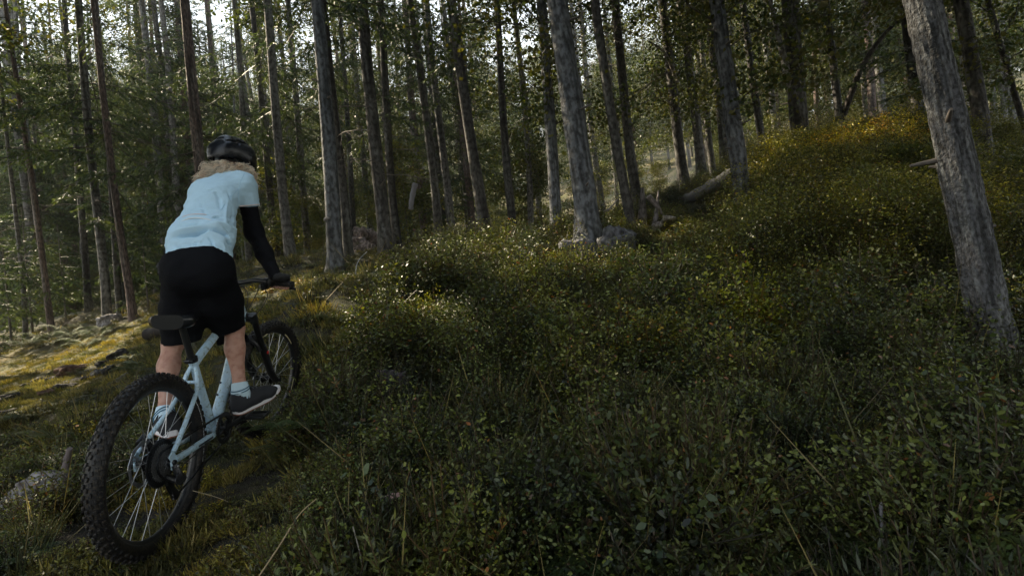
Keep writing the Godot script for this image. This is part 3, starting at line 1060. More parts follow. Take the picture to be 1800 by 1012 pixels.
	for q in [
		[[[300, 420], [322, 414], [345, 411], [358, 405], [366, 401]], 0.010, -0.012], [[[364, 401], [382, 404], [398, 412], [413, 428]], 0.011, -0.014],
		[[[299, 411], [325, 404], [345, 401], [362, 394]], 0.016, 0.010], [[[364, 393], [385, 395], [402, 403], [414, 412]], 0.016, 0.012],
		[[[398, 420], [404, 430], [410, 441]], 0.008, -0.007], [[[420, 330], [419, 345], [420, 362]], 0.006, -0.006], [[[426, 318], [421, 332], [416, 350]], 0.006, -0.005],
		[[[404, 345], [398, 362], [395, 385], [398, 400]], 0.008, 0.003], [[[412, 352], [410, 375], [404, 392]], 0.008, -0.004], [[[400, 388], [406, 396], [412, 398]], 0.006, -0.005],
		[[[372, 384], [380, 382], [390, 383]], 0.005, -0.005], [[[348, 345], [358, 370], [362, 380]], 0.010, -0.002], [[[375, 330], [385, 350], [388, 372]], 0.011, -0.002],
		[[[315, 432], [340, 428], [370, 430]], 0.007, -0.0025], [[[340, 440], [352, 424], [356, 414]], 0.006, 0.003], [[[388, 424], [394, 434], [396, 444]], 0.006, 0.003],
		[[[437, 330], [443, 342], [447, 353]], 0.006, -0.003], [[[330, 372], [348, 366], [366, 368]], 0.006, -0.0025], [[[352, 330], [366, 336], [382, 334]], 0.006, -0.002], [[[318, 398], [340, 392], [352, 390]], 0.005, -0.003],
		[[[384, 396], [396, 402], [408, 414]], 0.005, -0.004], [[[306, 428], [318, 436], [330, 440]], 0.006, -0.003], [[[410, 392], [408, 408], [411, 424]], 0.006, 0.004], [[[396, 330], [402, 340], [404, 352]], 0.005, -0.003], [[[362, 412], [372, 424], [374, 438]], 0.006, -0.003], [[[328, 446], [338, 430], [342, 420]], 0.006, 0.003]]:
		var pts := []
		for w in q[0]: pts.append(on.call(w[0], w[1]))
		strokes.append([pts, q[1] * 0.75, q[2] * (3.6 if q[2] < 0.0 else 2.2)])
	var shirt := part("shirt", shell_mesh(f, strokes, 0.008, 11, 9.0), shirt_m, me)
	var strip := func(called: String, px: Array, r: float, m: Material, lift := 0.0) -> void:
		var pts := []
		for w in px: pts.append(on.call(w[0], w[1]))
		var line := curve(pts, 5)
		for i in line.size(): line[i] = line[i] + (eye - line[i]).normalized() * lift
		var sm := MB.new()
		sm.tube(line, r, 6)
		part(called, sm.done(), m, shirt)
	strip.call("pocket_edge", [[319, 389], [332, 384], [348, 383], [362, 385], [372, 388]], 0.0032, pale_m, -0.0012)
	strip.call("pocket_zip", [[320, 381], [334, 377], [350, 376], [362, 377]], 0.0022, trim_m, -0.001)
	strip.call("seam", [[372, 388], [386, 372], [398, 352], [412, 338], [420, 331]], 0.0016, seam_m, -0.001)
	strip.call("seam", [[429, 305], [422, 320], [419, 338], [420, 358]], 0.0016, seam_m, -0.001)
	var ring := []
	var ax := (elR - shR).normalized()
	var fr := frame(ax)
	for i in 20:
		var a := TAU * i / 20.0
		var cdir := fr.x * cos(a) + fr.y * sin(a)
		var c0 := shR.lerp(elR, 0.435)
		ring.append(f.hit(c0 + cdir * 0.12, -cdir))
	var rm := MB.new()
	rm.tube(ring, 0.0038, 6, false, 1.0, Vector3.ZERO, true)
	part("sleeve_trim", rm.done(), trim_m, shirt)
	# dark under-sleeves
	for q in [[shR, elR, wrR], [shL, elL, wrL]]:
		var e0: Vector3 = q[1]
		var a0: Vector3 = (q[0] as Vector3).lerp(e0, 0.3)
		lo = a0.min(q[2]).min(e0) - Vector3.ONE * 0.09
		hi = a0.max(q[2]).max(e0) + Vector3.ONE * 0.09
		var sf := Field.new(lo, hi, 0.009, 80.0)
		sf.cap(a0, e0, 0.044, 0.043)
		sf.cap(e0, e0.lerp(q[2], 0.5), 0.043, 0.038)
		sf.cap(e0.lerp(q[2], 0.5), q[2], 0.038, 0.030)
		sf.solve()
		var st := []
		for i in 9:
			var c: Vector3 = a0.lerp(e0, 0.35 + i * 0.17) if i < 4 else e0.lerp(q[2], (i - 4) * 0.17)
			st.append([[c + X * 0.06 + Uc * 0.01 * (i % 3), c + Vector3(0, 0, 0.05) - Uc * 0.012, c - X * 0.06 + Uc * 0.008], 0.008, -0.009])
		part("under_sleeve", shell_mesh(sf, st, 0.002, 21, 14.0), cloth_m, me)
	# shorts
	lo = U(265, 625, 2.45).min(U(450, 425, 2.45)) - Vector3(0.04, 0.0, 0.4)
	hi = U(265, 625, 2.45).max(U(450, 425, 2.45)) + Vector3(0.04, 0.05, 0.4)
	f = Field.new(lo, hi, 0.0085, 42.0)
	f.cap(U(328, 448, 2.37), U(368, 446, 2.38), 0.084, 0.080)
	f.cap(U(334, 478, 2.33), U(366, 476, 2.34), 0.090, 0.084)
	f.cap(U(322, 480, 2.36), U(319, 550, 2.46), 0.084, 0.082)
	f.cap(U(319, 550, 2.46), U(316, 630, 2.56), 0.082, 0.086, X, 0.97)
	f.cap(U(373, 480, 2.36), U(389, 530, 2.50), 0.084, 0.082)
	f.cap(U(389, 530, 2.50), U(409, 600, 2.72), 0.082, 0.073)
	f.solve()
	f.cut(U(313, 606, 2.45), CV(0.03, 1.0, 0.12).normalized(), 0.2)
	f.cut(U(408, 583, 2.60), CV(0.36, 1.0, 0.25).normalized(), 0.15)
	f.cut(U(350, 433, 2.3), (-hemd).normalized())
	strokes = []
	for q in [
		[[[362, 532], [345, 545], [325, 552]], 0.012, -0.006], [[[364, 530], [385, 540], [402, 552]], 0.012, -0.006],
		[[[300, 500], [297, 550], [303, 598]], 0.012, 0.004], [[[335, 560], [330, 585], [336, 604]], 0.010, -0.006], [[[310, 565], [308, 590], [312, 604]], 0.010, -0.004],
		[[[398, 510], [408, 540], [412, 575]], 0.011, 0.005], [[[420, 520], [424, 545], [422, 568]], 0.009, -0.005], [[[385, 555], [396, 572], [404, 585]], 0.008, -0.004],
		[[[300, 470], [325, 482], [350, 480]], 0.012, -0.004], [[[360, 480], [385, 485], [408, 475]], 0.012, -0.004]]:
		var pts := []
		for w in q[0]: pts.append(on.call(w[0], w[1]))
		strokes.append([pts, q[1], q[2]])
	part("shorts", shell_mesh(f, strokes, 0.005, 31, 8.0), cloth_m, me)
	# socks and shoes
	for side in 2:
		var ank: Vector3 = ankR if side else ankL
		var knee: Vector3 = kneeR if side else kneeL
		var top := ank.lerp(knee, 0.12)
		var heel := U(414, 731, 2.605) if side else U(303, 772, 2.255)
		var toe := U(489, 690, 2.835) if side else U(284, 752, 2.50)
		var sup := (bike.basis.y - (toe - heel).normalized() * bike.basis.y.dot((toe - heel).normalized())).normalized()
		var dirf := (toe - heel).normalized()
		var rgt := dirf.cross(sup)
		var L := heel.distance_to(toe)
		var P := func(a: float, up: float, r: float) -> Vector3: return heel + dirf * (a * L) + sup * up + rgt * r
		var ankb: Vector3 = P.call(0.24, 0.075, 0.0)
		lo = top.min(ankb).min(ank) - Vector3.ONE * 0.08
		hi = top.max(ankb).max(ank) + Vector3.ONE * 0.08
		var sf := Field.new(lo, hi, 0.007, 90.0)
		sf.cap(top, ank, 0.036, 0.034)
		sf.cap(ank, ankb, 0.034, 0.036)
		sf.solve()
		sf.cut(top + (top - ank).normalized() * 0.008, (top - ank).normalized())
		var st := []
		for i in 4:
			var c := top.lerp(ankb, 0.12 + i * 0.2)
			st.append([[c - X * 0.07 + Vector3(0, 0, 0.02), c + Vector3(0, 0, 0.06) - Uc * 0.006, c + X * 0.07 + Vector3(0, 0, 0.02)], 0.006, -0.0045 if i % 2 else 0.004])
		part("sock", shell_mesh(sf, st, 0.001, 41, 20.0), sock_m, me)
		for i in 2:
			var c := top.lerp(ankb, 0.30 + 0.16 * i)
			var fa := frame(top - ankb)
			var sr := []
			for j in 18:
				var dr := fa.x * cos(TAU * j / 18.0) + fa.y * sin(TAU * j / 18.0)
				sr.append(sf.hit(c + dr * 0.09, -dr) + dr * 0.001)
			var sm2 := MB.new()
			sm2.tube(sr, 0.0032, 6, false, 1.0, Vector3.ZERO, true)
			part("stripe", sm2.done(), stripe_m, me.get_child(me.get_child_count() - 1))
		var root := Node3D.new()
		root.name = "shoe" if side == 0 else "shoe_001"
		me.add_child(root)
		lo = heel.min(toe) - Vector3.ONE * 0.12
		hi = heel.max(toe) + Vector3.ONE * 0.16
		var uf := Field.new(lo, hi, 0.006, 90.0)
		uf.cap(P.call(0.12, 0.045, 0.0), P.call(0.13, 0.085, 0.0), 0.036, 0.036)
		uf.cap(P.call(0.26, 0.085, 0.0), P.call(0.42, 0.066, 0.0), 0.036, 0.037)
		uf.cap(P.call(0.12, 0.045, 0.0), P.call(0.42, 0.045, 0.003), 0.036, 0.040)
		uf.cap(P.call(0.42, 0.058, 0.003), P.call(0.70, 0.037, 0.004), 0.041, 0.042, sup, 0.85)
		uf.cap(P.call(0.70, 0.034, 0.004), P.call(0.87, 0.028, -0.003), 0.042, 0.032, sup, 0.75)
		uf.solve()
		uf.cut(P.call(0.0, 0.018, 0.0), -sup)
		uf.carve(P.call(0.205, 0.16, 0.0), P.call(0.225, 0.078, 0.0), 0.043, 0.040)
		var up := part("upper", shell_mesh(uf, [], 0.001, 51, 30.0), shoe_m, root)
		if side:
			for i in 5:
				var lm := MB.new()
				var a := 0.40 + i * 0.075
				var pts := []
				for j in 7:
					var r := -0.026 + 0.052 * j / 6.0
					pts.append(uf.hit(P.call(a + 0.02 * (j % 2), 0.16, r), -sup) + sup * 0.001)
				lm.tube(pts, 0.0028, 6)
				part("lace", lm.done(), M.dull, root)
		var wid := func(t: float) -> float: return 0.034 + 0.012 * smoothstep(0.25, 0.68, t) if t < 0.70 else 0.046
		for layer in 2:                                 # pale midsole, then the outsole beneath it
			var sm := MB.new()
			var n := 40
			var rings := []
			for e in 3:
				var ids := []
				for i in n:
					var a := TAU * i / n
					var t := 0.5 + 0.53 * cos(a)
					var r: float = wid.call(clampf(t, 0, 1)) * signf(sin(a)) * pow(absf(sin(a)), 0.55)
					var spring := 0.022 * pow(maxf(t - 0.62, 0.0) / 0.4, 2.0) + 0.010 * pow(maxf(0.12 - t, 0.0) / 0.15, 2.0)
					var top_y := 0.030 + spring * 0.9 - 0.007 * smoothstep(0.3, 0.8, t)
					var y := spring + 0.004
					if layer == 0: y = [top_y, (top_y + y) * 0.5, y][e]
					else: y = [y + 0.001, y - 0.002, y - 0.005][e]
					ids.append(sm.p(P.call(t, y, r * ([0.97, 1.05, 0.99][e] if layer == 0 else [1.0, 0.99, 0.96][e]) - 0.002 * cos(a))))
				rings.append(ids)
			for e in 2:
				for i in n:
					var j := (i + 1) % n
					sm.q4(rings[e][i], rings[e][j], rings[e + 1][j], rings[e + 1][i])
			for e in [0, 2]:
				var pts := []
				for i in n: pts.append(sm.v[rings[e][i]])
				for i in range(1, n - 1): sm.face([pts[0], pts[i], pts[i + 1]], P.call(0.5, 0.015, 0.0))
			part("midsole" if layer == 0 else "outsole", sm.done(), sole_m if layer == 0 else gum_m, root)
	# helmet
	var hm := Node3D.new()
	hm.name = "helmet"
	me.add_child(hm)
	var tf := (CV(0.30, 0.12, 1.0)).normalized()
	var tu := (Uc - X * 0.02 - tf * Uc.dot(tf)).normalized()
	tu = (tu - tf * tu.dot(tf)).normalized()
	var tr := tf.cross(tu)
	var tc := U(409, 284, 2.76)
	var HK := 0.80
	var T := func(r: float, up2: float, fw: float) -> Vector3: return tc + (tr * r + tu * up2 + tf * fw) * HK
	g = Field.new(tc - Vector3.ONE * 0.19, tc + Vector3.ONE * 0.19, 0.0046, 90.0)
	g.cap(T.call(0, 0.012, -0.055), T.call(0, 0.016, 0.03), 0.108 * HK, 0.112 * HK)
	g.cap(T.call(0, 0.0, 0.05), T.call(0, 0.0, 0.07), 0.092 * HK, 0.088 * HK)
	g.cap(T.call(0, 0.095, -0.055), T.call(0, 0.112, 0.03), 0.062 * HK, 0.058 * HK)
	for s in [-1.0, 1.0]: g.cap(T.call(s * 0.055, 0.05, -0.09), T.call(s * 0.05, 0.075, 0.06), 0.045 * HK, 0.045 * HK)
	g.solve()
	g.carve(T.call(0, -0.03, -0.05), T.call(0, -0.03, 0.04), 0.103 * HK, 0.103 * HK)
	g.cut(T.call(0, -0.040, -0.15), (-tu - tf * 0.22).normalized())
	for q in [[0.0, 0.0], [0.034, 0.2], [-0.034, -0.2], [0.068, 0.5], [-0.068, -0.5]]:
		var x: float = q[0]
		var ry := 0.108 * sqrt(1.0 - pow(x / 0.13, 2.0))
		g.carve(T.call(x * 0.95, ry + 0.03, -0.035), T.call(x * 0.9, ry + 0.03, 0.06), 0.0125 * HK, 0.011 * HK)
	for s in [-1.0, 1.0]: g.carve(T.call(s * 0.062, 0.092, -0.118), T.call(s * 0.088, 0.098, -0.06), 0.011 * HK, 0.017 * HK)
	g.carve(T.call(-0.02, 0.115, -0.125), T.call(0.02, 0.115, -0.125), 0.010 * HK, 0.010 * HK)
	part("helmet_shell", shell_mesh(g, [], 0.0, 1), tri_gloss(), hm)
	var hm2 := MB.new()
	hm2.lathe([[0.0, -0.006], [0.013, -0.006], [0.014, 0.0], [0.013, 0.006], [0.0, 0.007]], T.call(-0.005, -0.02, -0.118), frame(-tf), 20)
	part("fit_dial", hm2.done(), mat(lin(0.10, 0.13, 0.16), 0.5), hm)
	var band := []
	for i in 15:
		var a := -1.5 + 3.0 * i / 14.0
		band.append(T.call(sin(a) * 0.092, -0.02, -0.112 * cos(a)))
	hm2 = MB.new()
	hm2.tube(band, 0.008, 8, true, 0.35, -tf)
	part("fit_band", hm2.done(), M.black, hm)
	for s in [-1.0, 1.0]:
		for q in [[-0.07, 0.0], [0.05, 0.0]]:
			hm2 = MB.new()
			hm2.tube(curve([T.call(s * 0.092, -0.01, q[0]), T.call(s * 0.088, -0.06, -0.01 + q[0] * 0.3), T.call(s * 0.06, -0.115, 0.03)]), 0.006, 6, true, 0.25, tr)
			part("strap", hm2.done(), M.black, hm)
	# face mask: dark cloth over chin and cheeks
	lo = head - Vector3.ONE * 0.17
	g = Field.new(lo, head + Vector3.ONE * 0.17, 0.006, 100.0)
	g.cap(hp.call(0, -0.055, 0.04), hp.call(0, -0.075, 0.06), 0.062, 0.045)
	g.cap(hp.call(0, -0.03, 0.085), hp.call(0, -0.045, 0.09), 0.022, 0.026)
	g.cap(hp.call(0.02, -0.06, 0.01), hp.call(0.035, -0.125, 0.01), 0.062, 0.058)
	g.cap(hp.call(-0.02, -0.06, 0.01), hp.call(-0.03, -0.115, -0.005), 0.06, 0.058)
	g.solve()
	part("face_mask", shell_mesh(g, [], 0.002, 61, 12.0), cloth_m, me)
	# hair: pale curly locks falling from under the helmet
	var hair_m := mat(Color.WHITE, 0.42)
	hair_m.rim_enabled = true
	hair_m.rim = 0.7
	hair_m.backlight_enabled = true
	hair_m.backlight = Color(0.8, 0.8, 0.8)
	hair_m.vertex_color_use_as_albedo = true
	var hr2 := RandomNumberGenerator.new()
	hr2.seed = 5
	var hmb := MB.new()
	for i in 110:                                        # locks, each a bundle of strands
		var a := hr2.randf_range(-1.95, 2.05)             # round the back of the head
		var lev := hr2.randf_range(-0.075, -0.018)
		var rad := hr2.randf_range(0.066, 0.088)
		var p0: Vector3 = T.call(sin(a) * rad, lev, -cos(a) * rad * 1.15 - 0.005)
		var outd := (tr * sin(a) - tf * cos(a)).normalized()
		var l := hr2.randf_range(0.040, 0.105) * (1.12 if a < -0.3 else 1.0)
		var w := hr2.randf_range(0.010, 0.026)
		var ph := hr2.randf() * TAU
		var fq := hr2.randf_range(0.8, 1.7)
		var sd := outd.cross(tu)
		var lean := -X * (0.5 if a < 0.1 else -0.35) * hr2.randf_range(0.5, 1.4)
		var flat := hr2.randf_range(0.2, 1.0)
		var puff := hr2.randf_range(0.015, 0.05)
		var tone := hr2.randf()
		var lock := Color(0.86, 0.65, 0.45).lerp(Color(0.98, 0.90, 0.75), tone)
		for k in 24:
			var o := sd * hr2.randfn(0, 0.007) + tu * hr2.randfn(0, 0.005) + outd * hr2.randfn(0, 0.004)
			var l2 := l * hr2.randf_range(0.75, 1.15)
			var p2 := ph + hr2.randfn(0, 0.35)
			var pts := []
			var rad2 := []
			for j in 12:
				var t := j / 11.0
				var fall := -tu * (l2 * t) + outd * (puff * sin(t * 2.2)) + lean * (l2 * t * t)
				fall += (sd * sin(t * fq * TAU + p2) + outd * cos(t * fq * TAU + p2) * 0.8 + tu * sin(t * fq * TAU * 1.3 + p2) * 0.5 * flat) * w * (0.2 + t)
				pts.append(p0 + o * (0.4 + 0.9 * t) + fall)
				rad2.append(0.0023 * (1.0 - 0.65 * t))
			hmb.col = lock * (hr2.randf_range(0.9, 1.04) if hr2.randf() < 0.72 else hr2.randf_range(0.45, 0.8))
			hmb.tube(pts, rad2, 4, false)
	for i in 260:                                       # stray single hairs
		var a := hr2.randf_range(-2.0, 2.1)
		var outd := (tr * sin(a) - tf * cos(a)).normalized()
		var p0: Vector3 = T.call(sin(a) * 0.09, hr2.randf_range(-0.085, -0.04), -cos(a) * 0.10)
		var e := outd * hr2.randf_range(0.02, 0.07) - tu * hr2.randf_range(-0.01, 0.10) + (tr * hr2.randf_range(-1, 1)) * 0.04
		var c := outd.cross(tu) * hr2.randf_range(-0.02, 0.02)
		hmb.col = Color(0.93, 0.84, 0.68) * hr2.randf_range(0.8, 1.0)
		hmb.tube(curve([p0, p0 + e * 0.4 + outd * 0.012 + c, p0 + e * 0.75 - c, p0 + e], 4), 0.0009, 3, false)
	part("hair", hmb.done(true), hair_m, me)
	var foot := U(440, 735, 2.7)
	for ch in me.get_children(): ch.position -= foot
	me.position = foot

func tri_gloss() -> StandardMaterial3D:
	var m := mat(lin(0.006, 0.0075, 0.011), 0.26)
	m.metallic_specular = 0.4
	return m

# ---------------------------------------------------------------- ground
var tps_p := PackedVector2Array()
var tps_w := PackedFloat64Array()
var bump := FastNoiseLite.new()
var patch := FastNoiseLite.new()
var lane := PackedVector2Array()

func uw(x: float, z: float) -> Vector2:
	var d := maxf(-z, 1.2)
	return Vector2(clampf(x / d, -1.5, 1.5) * 1.6, log(minf(d, 80.0)))

func kern(r2: float) -> float:
	return r2 * log(r2) if r2 > 1e-9 else 0.0

func fit_ground() -> void:
	var ctl := [[900, 1012, 1.6], [450, 1012, 1.8], [0, 1012, 2.0], [1400, 1012, 1.5], [1800, 1012, 1.4], [285, 968, 2.12], [475, 770, 3.235], [0, 900, 2.75], [450, 900, 2.2],
		[900, 850, 2.3], [1400, 850, 2.1], [1800, 850, 1.95], [900, 700, 3.3], [1400, 700, 3.0], [1800, 700, 2.9], [1800, 640, 3.6], [1745, 650, 3.4], [620, 800, 2.7], [0, 760, 4.9], [150, 700, 5.5], [0, 700, 7.2],
		[0, 640, 11.5], [0, 605, 13.5], [120, 640, 8.6], [250, 640, 6.6], [270, 565, 9.6], [235, 572, 10.6], [330, 600, 6.2], [560, 640, 3.95], [600, 500, 7.0], [680, 700, 3.4], [560, 520, 5.4], [900, 560, 4.9], [900, 480, 6.6], [1040, 450, 6.9], [1400, 600, 3.9], [1400, 480, 5.5],
		[1310, 395, 8.4], [1415, 300, 9.6], [1600, 420, 5.6], [1800, 520, 4.9], [1800, 300, 9.0], [1600, 290, 9.0], [700, 440, 12.0], [950, 425, 11.0], [1200, 330, 13.0], [450, 462, 14.0], [250, 525, 16.0], [100, 560, 18.0], [-300, 600, 16.0], [-300, 700, 9.0], [-200, 900, 3.4],
		[0, 545, 40.0], [450, 450, 40.0], [900, 395, 40.0], [1500, 250, 32.0], [1900, 190, 26.0], [2100, 480, 6.0], [2000, 900, 1.9], [0, 305, 80.0], [900, 310, 80.0], [1800, 130, 70.0], [-400, 400, 60.0]]
	var n := ctl.size()
	var hs := []
	for q in ctl:
		var P := U(q[0], q[1], q[2])
		tps_p.append(uw(P.x, P.z))
		hs.append(P.y)
	var A := []
	for i in n + 3:
		var row := PackedFloat64Array()
		row.resize(n + 4)
		A.append(row)
	for i in n:
		for j in n: A[i][j] = kern(tps_p[i].distance_squared_to(tps_p[j]))
		A[i][i] += 0.004
		A[i][n] = 1.0
		A[i][n + 1] = tps_p[i].x
		A[i][n + 2] = tps_p[i].y
		A[n][i] = 1.0
		A[n + 1][i] = tps_p[i].x
		A[n + 2][i] = tps_p[i].y
		A[i][n + 3] = hs[i]
	var N := n + 3
	for c in N:
		var piv := c
		for r in range(c + 1, N):
			if absf(A[r][c]) > absf(A[piv][c]): piv = r
		var tmp = A[c]
		A[c] = A[piv]
		A[piv] = tmp
		var rc: PackedFloat64Array = A[c]
		for r in range(c + 1, N):
			var rr: PackedFloat64Array = A[r]
			var fct := rr[c] / rc[c]
			if fct == 0.0: continue
			for k in range(c, N + 1): rr[k] -= fct * rc[k]
			A[r] = rr
	tps_w.resize(N)
	for c in range(N - 1, -1, -1):
		var s: float = A[c][N]
		for k in range(c + 1, N): s -= A[c][k] * tps_w[k]
		tps_w[c] = s / A[c][c]
	bump.seed = 3
	bump.frequency = 0.55
	bump.fractal_octaves = 3
	patch.seed = 9
	patch.frequency = 0.45
	patch.fractal_octaves = 3
	for q in [[-5.4, -5.6], [-4.75, -5.8], [-5.2, -7.1], [-5.6, -8.2], [-6.2, -9.4], [-6.9, -10.3], [-9.2, -11.2], [-12.4, -12.4], [-22, -15], [-24, -6], [-9, -4.8]]: lane.append(Vector2(q[0], q[1]))

func height(x: float, z: float) -> float:
	var q := uw(x, z)
	var n := tps_p.size()
	var h := tps_w[n] + tps_w[n + 1] * q.x + tps_w[n + 2] * q.y
	for i in n:
		var r2 := q.distance_squared_to(tps_p[i])
		if r2 > 1e-9: h += tps_w[i] * r2 * log(r2)
	var d := -z
	if d > 80.0: h += (d - 80.0) * 0.3
	var near := Vector2(x, z).distance_to(Vector2(-1.47, -2.7))
	h += bump.get_noise_2d(x, z) * 0.13 * smoothstep(0.9, 2.6, near) * smoothstep(0.8, 2.5, d) * (0.25 if on_lane(x, z) > 0.0 else 1.0) * (1.0 + smoothstep(12.0, 40.0, d) * 3.0)
	return h

func G(x: float, z: float) -> Vector3:
	return Vector3(x, height(x, z), z)

func ground_px(px: float, py: float, d0 := 1.2, d1 := 60.0) -> Vector3:   # where the line of sight meets the ground
	var d := d0
	while d < d1:
		var P := U(px, py, d)
		if P.y < height(P.x, P.z): return G(P.x, P.z)
		d *= 1.01
	var Q := U(px, py, d1)
	return G(Q.x, Q.z)

func on_lane(x: float, z: float) -> float:              # above 0 on the mossy lane to the left
	if x > -4.2 or z > -4.4: return -1.0
	var p := Vector2(x + patch.get_noise_2d(x * 1.5, z * 1.5) * 0.9, z + patch.get_noise_2d(z * 1.5, x * 1.5 + 40.0) * 0.9)
	return 1.0 if Geometry2D.is_point_in_polygon(p, lane) else -1.0

func terrain() -> void:
	fit_ground()
	var xs := []
	var zs := []
	var n := 230
	for i in n + 1:
		var t := -1.0 + 2.0 * i / n
		xs.append(sinh(t * 4.1) / sinh(4.1) * 150.0 - 1.5 * (1.0 - t * t))
	for i in n + 31:
		var t := i / float(n + 30)
		zs.append(6.0 - 6.5 * minf(t / 0.07, 1.0) - (sinh(maxf(t - 0.07, 0.0) * 4.4) / sinh(0.93 * 4.4)) * 190.0)
	var mb := MB.new()
	var det := FastNoiseLite.new()
	det.seed = 21
	det.frequency = 1.7
	det.fractal_octaves = 4
	var s0 := ground_px(214, 627, 4.0, 14.0)
	var s1 := ground_px(20, 702, 4.0, 14.0)
	var strip := [Vector2(s0.x, s0.z), Vector2(s1.x, s1.z)]
	var moss := Color(0.060, 0.062, 0.016)
	var litter_c := Color(0.075, 0.050, 0.030)
	var soil := Color(0.020, 0.016, 0.013)
	for z in zs:
		for x in xs:
			var h := height(x, z)
			var a := det.get_noise_2d(x, z)
			var b := patch.get_noise_2d(x, z)
			var d: float = -z
			if on_lane(x, z) > 0.0:
				var e := bump.get_noise_2d(x * 2.0, z * 2.0)
				mb.col = Color(0.17, 0.125, 0.035).lerp(Color(0.10, 0.105, 0.035), smoothstep(-0.3, 0.3, e)).lerp(Color(0.19, 0.18, 0.07), smoothstep(0.0, 0.5, b))
				var sp := Geometry2D.get_closest_point_to_segment(Vector2(x, z), strip[0], strip[1]).distance_to(Vector2(x, z))
				mb.col = mb.col.lerp(soil, maxf(smoothstep(0.25, 0.4, a) * smoothstep(8.5, 7.0, d) * 0.8, smoothstep(0.55, 0.2, sp + a * 0.7) * 0.9))
			else:
				mb.col = soil.lerp(moss, smoothstep(-0.35, 0.25, a + b * 0.6) * 0.8)
				mb.col = mb.col.lerp(litter_c.lerp(Color(0.17, 0.13, 0.075), smoothstep(-0.1, 0.35, b)).lerp(Color(0.10, 0.10, 0.028), smoothstep(0.1, -0.3, a)), smoothstep(10.5, 15.0, d) * 0.85)
				mb.col = mb.col.lerp(Color(0.22, 0.18, 0.11).lerp(Color(0.13, 0.13, 0.045), smoothstep(-0.15, 0.2, a)), smoothstep(24.0, 40.0, d))
			mb.p(Vector3(x, h + (a * 0.02 if d < 12.0 else 0.0), z))
	var w := xs.size()
	for j in zs.size() - 1:
		for i in w - 1:
			var k := j * w + i
			mb.q4(k, k + 1, k + w + 1, k + w)
	var m := mat(Color.WHITE, 0.95)
	m.vertex_color_use_as_albedo = true
	tri(m, Vector3(1.3, 1.3, 1.3), true)
	m.albedo_texture = noise_tex(0.03, 8, [[0.0, Color(0.45, 0.45, 0.45)], [0.5, Color(0.85, 0.85, 0.8)], [1.0, Color(1, 1, 1)]], FastNoiseLite.TYPE_SIMPLEX, 6, 1024)
	m.heightmap_enabled = true
	m.heightmap_texture = noise_tex(0.05, 18, [], FastNoiseLite.TYPE_SIMPLEX, 6, 1024)
	m.heightmap_scale = 2.5
	var g := part("ground", mb.done(true), m, self)
	tag(g, "dark mossy forest floor rising to a hillside on the right", "", "", "structure")

# ---------------------------------------------------------------- trees
func bark(c: Color, scale: Vector3, relief: float, seed_: int) -> StandardMaterial3D:
	var m := mat(Color.WHITE, 0.9)
	m.vertex_color_use_as_albedo = true
	tri(m, scale)
	m.uv1_triplanar_sharpness = 4.0
	var dk := Color(0.38, 0.36, 0.35)
	m.albedo_texture = noise_tex(0.018, seed_, [[0.0, dk], [0.3, Color(0.62, 0.6, 0.58)], [0.6, c], [1.0, Color(1, 1, 1)]], FastNoiseLite.TYPE_SIMPLEX_SMOOTH, 6, 512)
	m.heightmap_enabled = true
	m.heightmap_texture = noise_tex(0.03, seed_ + 40, [], FastNoiseLite.TYPE_SIMPLEX_SMOOTH, 5, 512)
	m.heightmap_scale = relief
	return m

